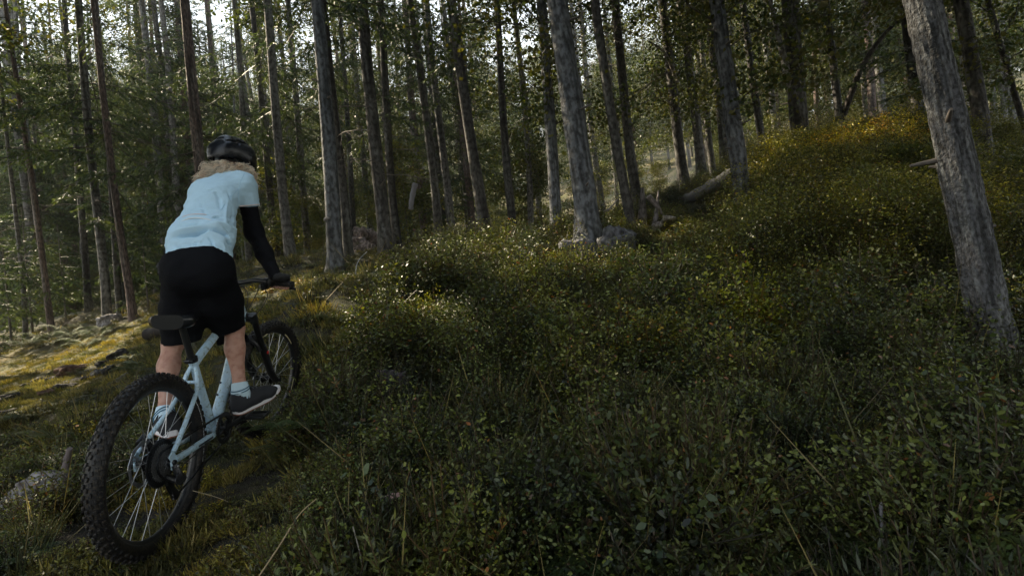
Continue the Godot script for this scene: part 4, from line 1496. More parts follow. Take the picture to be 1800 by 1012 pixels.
func trunk(r: float, tall: float, lean: Vector3, bow: float, sides: int, rings: int, seed_: int, tone: Color, rough := 0.05, plates := 0.0, flare := 0.5) -> ArrayMesh:
	var nz := FastNoiseLite.new()
	nz.seed = seed_
	nz.frequency = 1.0
	nz.fractal_octaves = 4
	var rg := FastNoiseLite.new()
	rg.seed = seed_ + 5
	rg.frequency = 1.0
	rg.fractal_type = FastNoiseLite.FRACTAL_RIDGED
	rg.fractal_octaves = 3
	var mb := MB.new()
	var ph := float(seed_ % 17)
	for i in rings + 1:
		var t := pow(float(i) / rings, 1.6)
		var y := -0.5 + (tall + 0.5) * t
		var c := Vector3(lean.x * y, y, lean.z * y) + Vector3(sin(y * 0.55 + ph) * bow, 0, cos(y * 0.4 + ph) * bow) * minf(maxf(y, 0.0), 1.0)
		var rr := r * (1.0 - 0.72 * maxf(y, 0.0) / tall)
		for j in sides:
			var a := TAU * j / sides
			var dv := Vector3(cos(a), 0, sin(a))
			var fl := flare * exp(-maxf(y, -0.1) / (r * 1.7)) * (0.55 + 0.6 * maxf(0.0, sin(a * 4.0 + ph)) + 0.3 * sin(a * 2.0 + ph * 2.0))
			var q := dv * 1.0
			var k := nz.get_noise_3d(q.x * 1.6 + ph, y * 0.9, q.z * 1.6) * rough * 2.0
			if plates > 0.0:
				var wq := q + Vector3(nz.get_noise_3d(y * 3.0, q.x * 3.0, 5.0), 0, nz.get_noise_3d(y * 3.0, q.z * 3.0, 15.0)) * 0.25
				var e := rg.get_noise_3d(wq.x * 2.4, y * 1.5 + ph * 3.0, wq.z * 2.4)
				var e2 := nz.get_noise_3d(q.x * 14.0, y * 9.0, q.z * 14.0 + 9.0)
				k += plates * (clampf(0.35 - e * 1.3, -1.1, 0.6) + e2 * 0.35)
			var lich := nz.get_noise_3d(q.x * 2.6 + 20.0, y * 2.6, q.z * 2.6)
			var dark := nz.get_noise_3d(q.x * 3.2 - 20.0, y * 1.9, q.z * 3.2)
			mb.col = tone.lerp(Color(0.30, 0.32, 0.33), smoothstep(0.08, 0.3, lich) * 0.5).lerp(tone * 0.25, smoothstep(0.06, 0.26, dark) * 0.85)
			if y < 0.5: mb.col = mb.col.lerp(Color(0.05, 0.06, 0.015), clampf((0.5 - y) * 1.3, 0.0, 1.0) * smoothstep(-0.2, 0.3, dark + lich) * 0.7)
			mb.p(c + dv * (rr * (1.0 + k + fl)))
	for i in rings:
		for j in sides:
			var k := (j + 1) % sides
			var A := i * sides
			mb.q4(A + j, A + sides + j, A + sides + k, A + k)
	return mb.done(true)

func bough(mb: MB, g: RandomNumberGenerator, at: Vector3, az: float, l: float, slope: float, dens: float, cols: Array, fine: float) -> void:
	# a spruce bough: a curved axis, twigs on both sides and hanging, needles as lean blades
	var dir := Vector3(cos(az), slope, sin(az)).normalized()
	var sd := Vector3(-sin(az), 0, cos(az))
	var pts := []
	var n := 6
	for i in n + 1:
		var t := float(i) / n
		pts.append(at + dir * (l * t) + Vector3(0, -0.22 * l * t * t + 0.16 * l * t * t * t, 0) + sd * (sin(t * 3.0 + az) * 0.04 * l))
	mb.col = Color(0.06, 0.05, 0.042)
	for i in n: mb.stalk(pts[i], pts[i + 1], 0.012 * (1.0 - 0.8 * float(i) / n) * (0.5 + l * 0.4))
	var k := int(l / 0.075 * dens)
	for i in k:
		var t := lerpf(0.16, 1.0, (i + g.randf()) / k)
		var f := t * n
		var i0 := mini(int(f), n - 1)
		var p: Vector3 = (pts[i0] as Vector3).lerp(pts[i0 + 1], f - i0)
		var ax: Vector3 = (pts[i0 + 1] - pts[i0]).normalized()
		var s := 1.0 if i % 2 else -1.0
		var tl := (0.16 + 0.38 * (1.0 - t)) * minf(1.0, 0.5 + l * 0.3) * g.randf_range(0.6, 1.2)
		var td := (sd * s * g.randf_range(0.5, 1.0) + ax * g.randf_range(0.35, 0.9) + Vector3(0, g.randf_range(-0.75, 0.05), 0)).normalized()
		var c0: Color = cols[g.randi() % cols.size()] * g.randf_range(0.7, 1.25)
		var nb := int(tl / 0.017 * fine) + 2
		for b in nb:
			var u := (b + g.randf()) / nb
			var q := p + td * (tl * u) + Vector3(0, -0.10 * tl * u * u, 0)
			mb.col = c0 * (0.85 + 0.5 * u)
			var o := Vector3(g.randf_range(-1, 1), g.randf_range(-0.9, 0.5), g.randf_range(-1, 1))
			var bd := (td * 0.9 + o * 0.75).normalized()
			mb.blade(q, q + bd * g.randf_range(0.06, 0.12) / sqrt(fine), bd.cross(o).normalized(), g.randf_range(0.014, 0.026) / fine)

func spruce_crown(seed_: int, h0: float, h1: float, reach: float, dens: float, per_m: float, fine: float, cols: Array, gaps := []) -> ArrayMesh:
	var g := RandomNumberGenerator.new()
	g.seed = seed_
	var mb := MB.new()
	var y := h0
	while y < h1:
		var t := (y - h0) / (h1 - h0)
		var low := smoothstep(0.0, 0.12, t) * 0.5 + 0.5
		var l := reach * low * (1.0 - pow(t, 1.3)) * g.randf_range(0.6, 1.15) + 0.2
		var thin := dens * (1.0 if y < 9.0 else 0.6)
		var az := g.randf() * TAU
		var open := false
		for q in gaps:
			for k in 4:
				var p: Vector3 = Vector3(cos(az) * l * k / 3.0, y, sin(az) * l * k / 3.0) - q[0]
				if p.dot(q[1]) > 0.0 and (p - q[1] * p.dot(q[1])).length() < q[2]: open = true
		if open:
			y += 0.12
			continue
		bough(mb, g, Vector3(0, y, 0), az, l, lerpf(-0.30, 0.35, t) + g.randf_range(-0.12, 0.12), thin, cols, fine if y < 9.0 else fine * 0.55)
		y += g.randf_range(0.5, 1.5) / (per_m if y < 9.0 else per_m * 0.55)
	return mb.done(true)

func leafy_crown(seed_: int, h0: float, h1: float, reach: float, count: int, size: float, cols: Array, gaps := []) -> ArrayMesh:
	var g := RandomNumberGenerator.new()
	g.seed = seed_
	var mb := MB.new()
	var limbs := int((h1 - h0) * 3.2)
	for i in limbs:
		var t := (i + g.randf()) / limbs
		var y := lerpf(h0, h1, t)
		var az := g.randf() * TAU
		var l := reach * (0.35 + 0.65 * sin(clampf(t * 0.8 + 0.15, 0, 1) * PI)) * g.randf_range(0.5, 1.1)
		var p := Vector3(0, y, 0)
		var dir := Vector3(cos(az), g.randf_range(0.15, 0.8), sin(az)).normalized()
		for s in 4:
			var q := p + dir * (l / 4.0)
			mb.col = Color(0.075, 0.065, 0.055)
			mb.stalk(p, q, 0.016 * (1.0 - s * 0.2))
			for e in 3:
				var w0 := p.lerp(q, g.randf())
				var w1 := w0 + Vector3(g.randfn(0, 1), g.randfn(0, 0.8) - 0.3, g.randfn(0, 1)) * (0.14 + 0.07 * l)
				mb.stalk(w0, w1, 0.005)
				mb.stalk(w1, w1 + (w1 - w0).rotated(Vector3.UP, 0.7) * 0.7, 0.003)
			var nl := int(count / float(limbs) / 4.0 * (0.4 + s * 0.4))
			var cc: Color = cols[g.randi() % cols.size()]
			for k in nl:
				var o := Vector3(g.randfn(0, 1), g.randfn(0, 0.75) - 0.25, g.randfn(0, 1)) * (0.13 + 0.09 * l)
				var at := p.lerp(q, g.randf()) + o
				var open := false
				for w in gaps:
					var e: Vector3 = at - w[0]
					if (e - w[1] * e.dot(w[1])).length() < w[2]: open = true
				if open: continue
				var ld := Vector3(g.randf_range(-1, 1), g.randf_range(-1.1, 0.25), g.randf_range(-1, 1)).normalized()
				var ls := ld.cross(Vector3(g.randf_range(-1, 1), g.randf_range(-1, 1), g.randf_range(-1, 1))).normalized()
				mb.col = cc * g.randf_range(0.65, 1.35)
				var z := size * g.randf_range(0.7, 1.3)
				mb.blade(at, at + ld * z, ls, z * 0.85)
			p = q
			dir = (dir + Vector3(g.randf_range(-0.5, 0.5), g.randf_range(-0.45, 0.25), g.randf_range(-0.5, 0.5))).normalized()
	return mb.done(true)

func bare_branch(g: RandomNumberGenerator, l: float) -> ArrayMesh:   # a dead branch along x with side twigs
	var mb := MB.new()
	var pts := []
	var rad := []
	for i in 6:
		var t := i / 5.0
		pts.append(Vector3(l * t, -0.18 * l * t * t + g.randf_range(-0.02, 0.02), g.randf_range(-0.03, 0.03) * l))
		rad.append(0.010 * (1.0 - 0.8 * t) * (0.6 + l * 0.4))
	mb.tube(pts, rad, 5)
	for i in int(l * 7.0):
		var p: Vector3 = pts[1 + g.randi() % 4]
		var d := Vector3(g.randf_range(0.3, 1.0), g.randf_range(-0.7, 0.3), g.randf_range(-1, 1)).normalized()
		mb.tube([p, p + d * l * 0.15, p + d * l * 0.3 + Vector3(0, -0.03, 0)], [0.0045, 0.0032, 0.0015], 4)
	return mb.done()

func forest() -> void:
	var pine := leafmat(0.55, 0.75, Color(1, 1, 0.7))
	var leafm := leafmat(0.5, 0.9, Color(1, 1, 0.55))
	var bk := [bark(Color(0.92, 0.9, 0.88), Vector3(1.5, 0.8, 1.5), 1.2, 60), bark(Color(0.95, 0.88, 0.84), Vector3(3.0, 0.7, 3.0), 1.6, 61)]
	M.bark = bk[0]
	M.barkbig = bark(Color(0.92, 0.9, 0.88), Vector3(3.5, 1.8, 3.5), 1.6, 62)
	var dead := mat(lin(0.11, 0.095, 0.085), 0.9)
	M.dead = dead
	var green := [Color(0.045, 0.068, 0.024), Color(0.058, 0.080, 0.026), Color(0.080, 0.100, 0.030), Color(0.035, 0.055, 0.026)]
	var leafg := [Color(0.060, 0.080, 0.016), Color(0.085, 0.095, 0.018), Color(0.045, 0.065, 0.016), Color(0.10, 0.095, 0.020)]
	var low := []
	for i in 3: low.append(spruce_crown(100 + i, 1.3, 17.0, 2.8, 1.05, 5.6, 1.0, green))
	var mid := []
	for i in 3: mid.append(spruce_crown(110 + i, 2.6, 18.0, 2.3, 1.0, 3.4, 0.9, green))
	var high := []
	for i in 3: high.append(spruce_crown(120 + i, 4.2, 18.0, 2.2, 1.0, 3.2, 0.9, green))
	var broad := []
	for i in 4: broad.append(leafy_crown(130 + i, 1.7, 13.0, 2.6, 17000, 0.068, leafg))
	var cover := []
	for i in 3: cover.append(leafy_crown(150 + i, 4.2, 13.0, 4.4, 9000, 0.15, leafg))
	var roof := []
	for i in 2: roof.append(leafy_crown(155 + i, 6.6, 14.5, 4.2, 13000, 0.10, leafg))
	var bush := []
	for i in 3: bush.append(leafy_crown(160 + i, 0.2, 2.4, 1.0, 5000, 0.05, [Color(0.10, 0.11, 0.022), Color(0.14, 0.13, 0.026), Color(0.075, 0.095, 0.02)]))
	var sapling := []
	for i in 2: sapling.append(spruce_crown(140 + i, 0.15, 2.3, 0.75, 1.3, 9.0, 1.2, green))
	M.pine = pine
	M.leaf = leafm
	M.sapling = sapling
	var sets := {"low": low, "mid": mid, "high": high, "broad": broad}
	var grey := Color(0.20, 0.197, 0.193)
	var pale := Color(0.16, 0.176, 0.198)
	var red := Color(0.20, 0.16, 0.148)
	var dark := Color(0.10, 0.096, 0.092)
	var g := RandomNumberGenerator.new()
	g.seed = 77
	M.sunny = []
	for q in [[880, 466, 0.5], [1040, 492, 0.3], [1150, 420, 0.4], [1510, 305, 0.8], [1420, 330, 0.5], [740, 600, 0.22], [540, 500, 0.4], [60, 640, 0.8], [180, 606, 0.7], [110, 665, 0.5]]: M.sunny.append([ground_px(q[0], q[1], 3.0, 30.0), q[2]])
	# kind, base x, base y, depth, x at the top edge, width in the photograph, crown, bark tone, detail, label
	var list := [
		["spruce_tree", 90, 580, 13.0, 8, 14, "low", red, 0, "slim reddish spruce trunk nearest the left edge behind the fern thicket"],
		["spruce_tree", 45, 600, 13.5, -12, 10, "low", grey, 0, "thin spruce at the far left edge standing among the small dark saplings"],
		["spruce_tree", 188, 580, 12.0, 138, 19, "low", grey, 0, "straight grey spruce whose foot touches the pale stone beside the lane"],
		["pine_tree", 234, 570, 11.2, 163, 16, "high", red, 0, "slender reddish pine, right of the grey spruce by the lane"],
		["spruce_tree", 211, 562, 12.6, 168, 13, "low", dark, 0, "thin dark spruce standing close behind the slender reddish pine"],
		["spruce_tree", 156, 562, 14.5, 112, 14, "mid", dark, 0, "dark spruce trunk rising behind the fern thicket on the left"],
		["spruce_tree", 372, 540, 11.5, 325, 24, "low", red, 1, "rough reddish brown spruce rising directly behind the rider's helmet and shoulder"],
		["dead_tree", 430, 500, 17.0, 402, 7, "none", pale, 0, "thin pale dead trunk above and right of the helmet"],
		["spruce_tree", 511, 455, 12.0, 468, 19, "mid", grey, 0, "brownish grey spruce just right of the rider's bent arm"],
		["spruce_tree", 488, 462, 14.0, 440, 14, "mid", dark, 0, "darker spruce trunk seen between the rider's elbow and the brownish grey spruce"],
		["spruce_tree", 440, 490, 15.0, 412, 13, "mid", grey, 0, "grey trunk framed between the rider's side and under-sleeve"],
		["birch_tree", 591, 492, 8.4, 556, 28, "high", pale, 1, "pale grey trunk with a knot ring rising from the bank right of the handlebar"],
		["spruce_tree", 613, 460, 9.6, 568, 17, "mid", dark, 0, "dark trunk standing close behind the pale trunk with the knot ring"],
		["spruce_tree", 678, 452, 10.0, 640, 25, "mid", dark, 1, "stout dark spruce trunk between the pale knotted trunk and the thicket"],
		["spruce_tree", 698, 430, 12.5, 668, 16, "high", dark, 0, "dark slim trunk just right of the stout dark spruce"],
		["spruce_tree", 544, 462, 14.5, 505, 14, "mid", grey, 0, "slim grey trunk between the brownish grey spruce and the pale knotted trunk"],
		["spruce_tree", 622, 415, 16.0, 596, 11, "mid", dark, 0, "thin dark trunk above the pink rubble"],
		["spruce_tree", 772, 424, 12.5, 722, 16, "high", dark, 0, "dark leaning trunk beside the hanging strip of pale bark"],
		["spruce_tree", 792, 415, 14.5, 752, 15, "high", grey, 0, "slender trunk right of the dark leaning trunk, above the orange leaves"],
		["spruce_tree", 855, 438, 10.5, 798, 21, "high", dark, 0, "dark straight trunk left of the sunlit yellow bush"],
		["spruce_tree", 905, 422, 13.0, 872, 15, "high", dark, 0, "thin dark trunk above the sunlit yellow bush"],
		["birch_tree", 933, 400, 15.0, 905, 11, "broad", grey, 0, "thin trunk left of the pale twin trunks"],
		["birch_tree", 979, 428, 8.6, 952, 21, "broad", pale, 2, "smoother and thinner of the pale twin trunks left of the grey boulders"],
		["birch_tree", 1038, 448, 7.0, 984, 42, "high", pale, 2, "thick lichen grey trunk with flared roots on the grey boulders"],
		["spruce_tree", 1117, 432, 8.0, 1053, 19, "high", dark, 0, "slim dark trunk leaning left, right of the thick lichen grey trunk"],
		["spruce_tree", 1125, 385, 11.0, 1080, 19, "broad", dark, 0, "dark trunk standing behind the slim leaning one near the splintered stump"],
		["birch_tree", 1208, 350, 12.0, 1160, 20, "broad", dark, 0, "dark forked tree with a pale broken limb left of the fallen log"],
		["birch_tree", 1237, 330, 13.0, 1193, 18, "broad", grey, 0, "brownish grey trunk rising at the left end of the fallen log"],
		["spruce_tree", 1276, 310, 13.5, 1243, 17, "high", dark, 0, "short visible dark trunk hard left of the pale spotted trunk"],
		["birch_tree", 1310, 396, 8.2, 1263, 33, "broad", pale, 2, "pale spotted trunk standing alone on the hillside right of the fallen log"],
		["birch_tree", 1344, 275, 14.0, 1308, 15, "broad", dark, 0, "thin dark trunk right of the pale spotted trunk"],
		["birch_tree", 1250, 250, 17.0, 1226, 13, "broad", dark, 0, "dark trunk high between the forked tree and the pale spotted trunk"],
		["spruce_tree", 1416, 305, 9.4, 1386, 35, "high", dark, 1, "thick dark trunk above the yellow shrubs with a pale fork on its left"],
		["birch_tree", 1485, 292, 10.5, 1446, 16, "broad", dark, 0, "slim dark trunk with an arching bough above the yellow shrubs"],
		["oak_tree", 1752, 640, 3.42, 1618, 80, "none", Color(0.115, 0.124, 0.138), 3, "big leaning trunk with deeply cracked lichen grey bark at the right edge"],
		["spruce_tree", 1738, 330, 7.5, 1694, 34, "high", dark, 1, "thick dark trunk directly behind the big cracked trunk"],
		["spruce_tree", 1620, 230, 10.0, 1596, 26, "low", dark, 1, "dark spruce with dense low boughs left of the big cracked trunk"],
		["birch_tree", 1842, 330, 8.0, 1742, 15, "broad", dark, 0, "curving dark sapling trunk in the upper right corner"],
	]
	for i in list.size():
		var q: Array = list[i]
		var b := U(q[1], q[2], q[3])
		var t := U(q[4], 0, q[3])
		var base := G(b.x, b.z)
		var dv := (t - b) / maxf(0.3, t.y - b.y)
		var lean := Vector3(dv.x, 0, 0)
		base.x = b.x + lean.x * (base.y - b.y)
		base.y = height(base.x, base.z)
		var ux: float = (q[1] - 900.0) / F
		var r: float = q[5] / F * q[3] * 0.5 / sqrt(1.0 + ux * ux)
		var o := thing(q[0], q[9], "tree", base)
		var lv: int = q[8]
		var tall := g.randf_range(15, 19) if q[0] != "dead_tree" else 9.0
		if q[1] > 1700 and lv == 3: tall = 14.0
		var sides: int = [10, 18, 28, 72][lv]
		var rings: int = [16, 46, 110, 300][lv]
		part("trunk", trunk(r, tall, lean, [0.05, 0.04, 0.03, 0.02][lv] * g.randf_range(0.4, 1.4), sides, rings, 200 + i, q[7], 0.05 if lv < 3 else 0.06, [0.03, 0.04, 0.055, 0.10][lv], 0.45 if lv < 2 else (0.9 if q[1] == 1038 or lv == 3 else 0.45)), M.barkbig if lv == 3 else bk[1] if q[7] == red else bk[0], o)
		if q[6] != "none":
			var sh: Array = sets[q[6]]
			var up := Vector3(lean.x, 1, 0).normalized()
			var xf := Transform3D(Basis(up.cross(Vector3(0, 0, 1)).normalized(), up, Vector3(0, 0, 1)).orthonormalized().rotated(up, g.randf() * TAU).scaled(Vector3.ONE * g.randf_range(0.9, 1.1)), Vector3.ZERO)
			var cm: ArrayMesh = sh[i % sh.size()]
			if q[6] == "broad" and shades(base.x, base.z, 2.4, 13.0):
				cm = leafy_crown(330 + i, 1.7, 13.0, 2.6, 17000, 0.068, leafg, gaps_for(xf.affine_inverse(), base))
			elif q[6] != "broad" and shades(base.x, base.z, 2.0, tall * 0.9):   # leave the gap open through which the sun reaches the ground
				var inv := xf.affine_inverse()
				var gaps := gaps_for(inv, base)
				var v: Array = {"low": [1.3, 17.0, 2.8, 5.6, 1.0], "mid": [2.6, 18.0, 2.3, 3.4, 0.9], "high": [4.2, 18.0, 2.2, 3.2, 0.9]}[q[6]]
				cm = spruce_crown(300 + i, v[0], v[1], v[2], 1.0, v[3], v[4], green, gaps)
			part("crown", cm, leafm if q[6] == "broad" else pine, o, xf)
		if i in [15, 19, 20, 22, 23, 24, 29]: part("shade_crown", leafy_crown(370 + i, 6.6, 14.5, 4.2, 13000, 0.10, leafg, gaps_for(Transform3D.IDENTITY, base)) if shades(base.x, base.z, 4.4, 14.5) else roof[i % 2], leafm, o)  # unseen second crown, added to shade the right hillside
		if lv >= 1:
			for k in 5:
				var y := g.randf_range(0.7, 5.0)
				var az := g.randf() * TAU
				var d := Vector3(cos(az), g.randf_range(-0.1, 0.4), sin(az))
				var c := Vector3(lean.x * y, y, 0)
				var l := r * 0.9 + g.randf_range(0.03, 0.16)
				part("branch_stub", mesh1([c, c + d * l * 0.7, c + d * l], [0.022, 0.015, 0.010], 6), dead, o)
		if lv < 3 and q[0] != "birch_tree":
			for k in 3 + g.randi() % 4:
				var y := g.randf_range(0.8, 5.5)
				var l := g.randf_range(0.35, 1.5)
				part("dead_branch", bare_branch(g, l), dead, o, Transform3D(Basis(Vector3.UP, g.randf() * TAU), Vector3(lean.x * y, y, 0)))
	# pale broken limbs on three of them
	limb("pale_limb", [U(1390, 160, 9.4), U(1380, 110, 9.3), U(1368, 60, 9.3), U(1352, -10, 9.2)], 0.075, "thick dark trunk above the yellow shrubs with a pale fork on its left", M.bark, Color(0.36, 0.36, 0.37))
	limb("pale_limb", [U(1192, 150, 11.9), U(1180, 115, 11.7), U(1166, 90, 11.6), U(1140, 72, 11.5)], 0.05, "dark forked tree with a pale broken limb left of the fallen log", M.bark, Color(0.42, 0.40, 0.38))
	limb("bough", [U(1478, 215, 10.5), U(1495, 170, 10.3), U(1520, 110, 10.1), U(1560, 55, 9.9), U(1600, 20, 9.7)], 0.07, "slim dark trunk with an arching bough above the yellow shrubs", M.bark, Color(0.10, 0.09, 0.085))
	var ring := []
	for i in 13: ring.append(U(583.5, 385, 8.4) + Vector3(cos(TAU * i / 12.0), 0.06 * sin(i * 2.0), sin(TAU * i / 12.0)) * 0.105)
	limb("knot", ring, 0.035, "pale grey trunk with a knot ring rising from the bank right of the handlebar", M.bark, Color(0.34, 0.33, 0.33))
	# the forest behind them
	var tr := []
	for i in 4: tr.append(trunk(0.14, 18.0, Vector3.ZERO, 0.07, 9, 18, 400 + i, [grey, dark, red, grey][i], 0.05, 0.03, 0.4))
	var groups := [
		["slim spruce in the far forest left of the rider, half hidden by boughs", "far spruces left of the rider"],
		["slim spruce in the far forest between the rider and the pale twin trunks", "far spruces in the middle"],
		["slim spruce in the far forest right of the pale twin trunks", "far spruces on the right"],
		["leafy tree in the far forest left of the rider", "far leafy trees left of the rider"],
		["leafy tree in the far forest between the rider and the pale twin trunks", "far leafy trees in the middle"],
		["leafy tree in the far forest right of the pale twin trunks", "far leafy trees on the right"]]
	var made := 0
	while made < 165:
		var d := 13.5 + 20.0 * pow(g.randf(), 0.9)
		if made % 4 == 0: d = g.randf_range(46.0, 60.0)
		var u := g.randf_range(-1.06, 1.06) if g.randf() < 0.75 else g.randf_range(-1.06, -0.5)
		if u < -0.6 and d < 16.5: continue
		if u > 0.5 and d < 15.0: continue
		var x := u * d
		var z := -d
		if shades(x, z, 1.6, 17.0): continue
		made += 1
		var k := 0 if u < -0.5 else 1 if u < 0.13 else 2
		var leafy: bool = g.randf() < [0.15, 0.3, 0.42][k]
		var o := thing("far_birch_tree" if leafy else "far_spruce_tree", groups[k + (3 if leafy else 0)][0], "tree", G(x, z), groups[k + (3 if leafy else 0)][1])
		o.rotation.y = g.randf() * TAU
		o.rotation.z = g.randf_range(-0.03, 0.03)
		o.scale = Vector3.ONE * g.randf_range(0.75, 1.15)
		part("trunk", tr[made % 4], bk[0] if made % 4 != 2 else bk[1], o)
		var sh: Array = broad if leafy else ([low, low, mid] if k == 0 else [mid, high, mid])[made % 3]
		part("crown", sh[g.randi() % sh.size()], leafm if leafy else pine, o)
	for i in 14:
		var d := g.randf_range(16.0, 30.0)
		var u := g.randf_range(-0.95, -0.5)
		if shades(u * d, -d, 0.5, 17.0): continue
		var o := thing("far_spruce_tree", groups[0][0], "tree", G(u * d, -d), groups[0][1])
		o.rotation.y = g.randf() * TAU
		o.scale = Vector3.ONE * g.randf_range(0.9, 1.2)
		part("trunk", tr[i % 4], bk[0], o)
		part("crown", low[i % 3], pine, o)
	for i in 16:
		var px: float = [205, 232, 262, 292, 318, 352, 388, 420, 448, 470, 500, 530, 690, 715, 745, 780][i]
		var P := U(px, 400, g.randf_range(18.0, 31.0))
		if P.distance_to(eye) > 33.0: continue
		var o := thing("far_spruce_tree", groups[0][0] if px < 455 else groups[1][0], "tree", G(P.x, P.z), groups[0][1] if px < 455 else groups[1][1])
		o.rotation.y = g.randf() * TAU
		o.rotation.z = 0.03
		o.scale = Vector3.ONE * g.randf_range(1.05, 1.3)
		part("trunk", tr[i % 4], bk[0], o)
		part("crown", low[i % 3], pine, o)
	# low leafy bushes under the far trees
	var bl := [["sunlit leafy bush in the far forest left of the rider", "far bushes left of the rider"], ["sunlit leafy bush behind the bank in the middle", "far bushes in the middle"], ["sunlit leafy bush behind the hillside on the right", "far bushes on the right"]]
	for i in 84:
		var d := g.randf_range(13.0, 46.0)
		var u := g.randf_range(-1.02, 1.0)
		if u < -0.5 and d < 17.0: d += 8.0
		var k := 0 if u < -0.5 else 1 if u < 0.13 else 2
		var o := thing("leafy_bush", bl[k][0], "bush", G(u * d, -d), bl[k][1])
		o.rotation.y = g.randf() * TAU
		o.scale = Vector3.ONE * g.randf_range(0.6, 1.5)
		part("foliage", bush[i % 3], leafm, o)
		part("stem", tr[0], bk[0], o, Transform3D(Basis.IDENTITY.scaled(Vector3(0.12, 0.11, 0.12)), Vector3.ZERO))
	# bushes that stand out of the cover on the right hillside
	for i in 22:
		var q: Array = [[1390, 330], [1430, 312], [1470, 305], [1515, 300], [1560, 290], [1600, 285], [1640, 300], [1660, 340], [1400, 380], [1450, 370], [1500, 365], [1550, 370], [1600, 375], [1640, 390], [1670, 430], [1480, 430], [1540, 440], [1600, 450], [1650, 490], [1780, 420], [1790, 330], [1730, 300]][i]
		var o := thing("hillside_bush", "low leafy bush on the right hillside beside the big cracked trunk", "bush", ground_px(q[0], q[1], 3.0, 16.0), "bushes on the right hillside")
		o.rotation.y = g.randf() * TAU
		o.scale = Vector3(1, g.randf_range(0.6, 0.85), 1) * g.randf_range(0.40, 0.60)
		part("foliage", bush[i % 3], leafm, o)
	# the wooded slope far beyond, one mass
	var far := thing("distant_forest", "wooded slope seen as one bright mass between the trunks", "forest")
	far.set_meta("kind", "stuff")
	for s in 5:
		var xf := []
		for i in 115:
			var d := g.randf_range(46.0, 130.0)
			var u := g.randf_range(-1.25, 1.2)
			xf.append(Transform3D(Basis(Vector3.UP, g.randf() * TAU).scaled(Vector3.ONE * g.randf_range(0.8, 1.4)), G(u * d, -d)))
		copies("crowns" if s == 0 else "crowns_%03d" % s, broad[s] if s < 3 else low[s - 3], leafm if s < 3 else pine, xf, [], far)
	# trees round the photographer, outside the picture, added to shade the foreground
	var nearby := [[-10.5, -4.6], [-14.5, -6.5], [-6.5, 0.5], [1.5, 6.0], [5.0, 3.0], [7.0, -1.5], [10.5, -5.0], [3.8, 0.2], [-10.0, -0.5], [-16.0, -1.5], [-5.4, -1.2], [2.5, 2.5], [6.4, -4.2], [12.5, -8.0], [9.0, 2.0], [4.9, -2.4], [6.0, 6.0], [3.0, 8.5], [1.6, 1.2], [8.3, -4.6], [0.0, 4.0]]
	for i in nearby.size():
		if shades(nearby[i][0], nearby[i][1], 4.0, 13.0): continue
		var o := thing("shade_tree", "tree added outside the picture to shade the foreground", "tree", G(nearby[i][0], nearby[i][1]), "added shade trees")
		o.rotation.y = g.randf() * TAU
		part("trunk", tr[i % 4], bk[0], o)
		part("crown", cover[i % 3], leafm, o)
		if i > 9: part("lower_crown", high[i % 3], pine, o)
	var left := [[-4.9, -3.7], [-6.9, -5.6], [-8.6, -7.4], [-10.9, -9.6], [-13.2, -11.9], [-16.0, -13.6], [-9.8, -5.4], [-13.0, -8.6]]
	for i in left.size():
		var o := thing("shade_tree", "tree added outside the picture to shade the foreground", "tree", G(left[i][0], left[i][1]), "added shade trees")
		part("trunk", tr[i % 4], bk[0], o)
		part("crown", leafy_crown(350 + i, 6.6, 14.5, 4.2, 13000, 0.10, leafg, gaps_for(Transform3D.IDENTITY, o.position)) if shades(left[i][0], left[i][1], 4.4, 15.0) else roof[i % 2], leafm, o)
	for o in get_children():
		if o.name == "oak_tree": part("crown", cover[0], leafm, o, Transform3D(Basis.IDENTITY, Vector3(-0.9, 0.4, 0)))

func gaps_for(inv: Transform3D, base: Vector3) -> Array:
	var out := []
	for s in M.sunny: out.append([inv * (s[0] - base), (inv.basis * SUN_DIR).normalized(), s[1] + 0.3])
	return out

func shades(x: float, z: float, r: float, top: float, low := 1.0) -> bool:   # whether a crown here would shade one of the sunlit places
	for s in M.sunny:
		var P: Vector3 = s[0]
		var h := Vector2(SUN_DIR.x, SUN_DIR.z)
		var e := Vector2(x - P.x, z - P.z)
		var t := e.dot(h) / h.length_squared()
		if t < 0.0: continue
		var over := P.y + t * SUN_DIR.y - height(x, z)
		if over > top or over < low: continue
		if (e - h * t).length() < r + s[1]: return true
	return false

func limb(called: String, pts: Array, r: float, owner_label: String, m: Material, tone: Color) -> void:
	for o in get_children():
		if o.has_meta("label") and o.get_meta("label") == owner_label:
			var mb := MB.new()
			mb.col = tone
			var line := curve(pts, 4)
			var rad := []
			for i in line.size():
				line[i] = line[i] - o.position
				rad.append(r * (1.0 - 0.65 * i / line.size()))
			mb.tube(line, rad, 10)
			part(called, mb.done(true), m, o)
			return

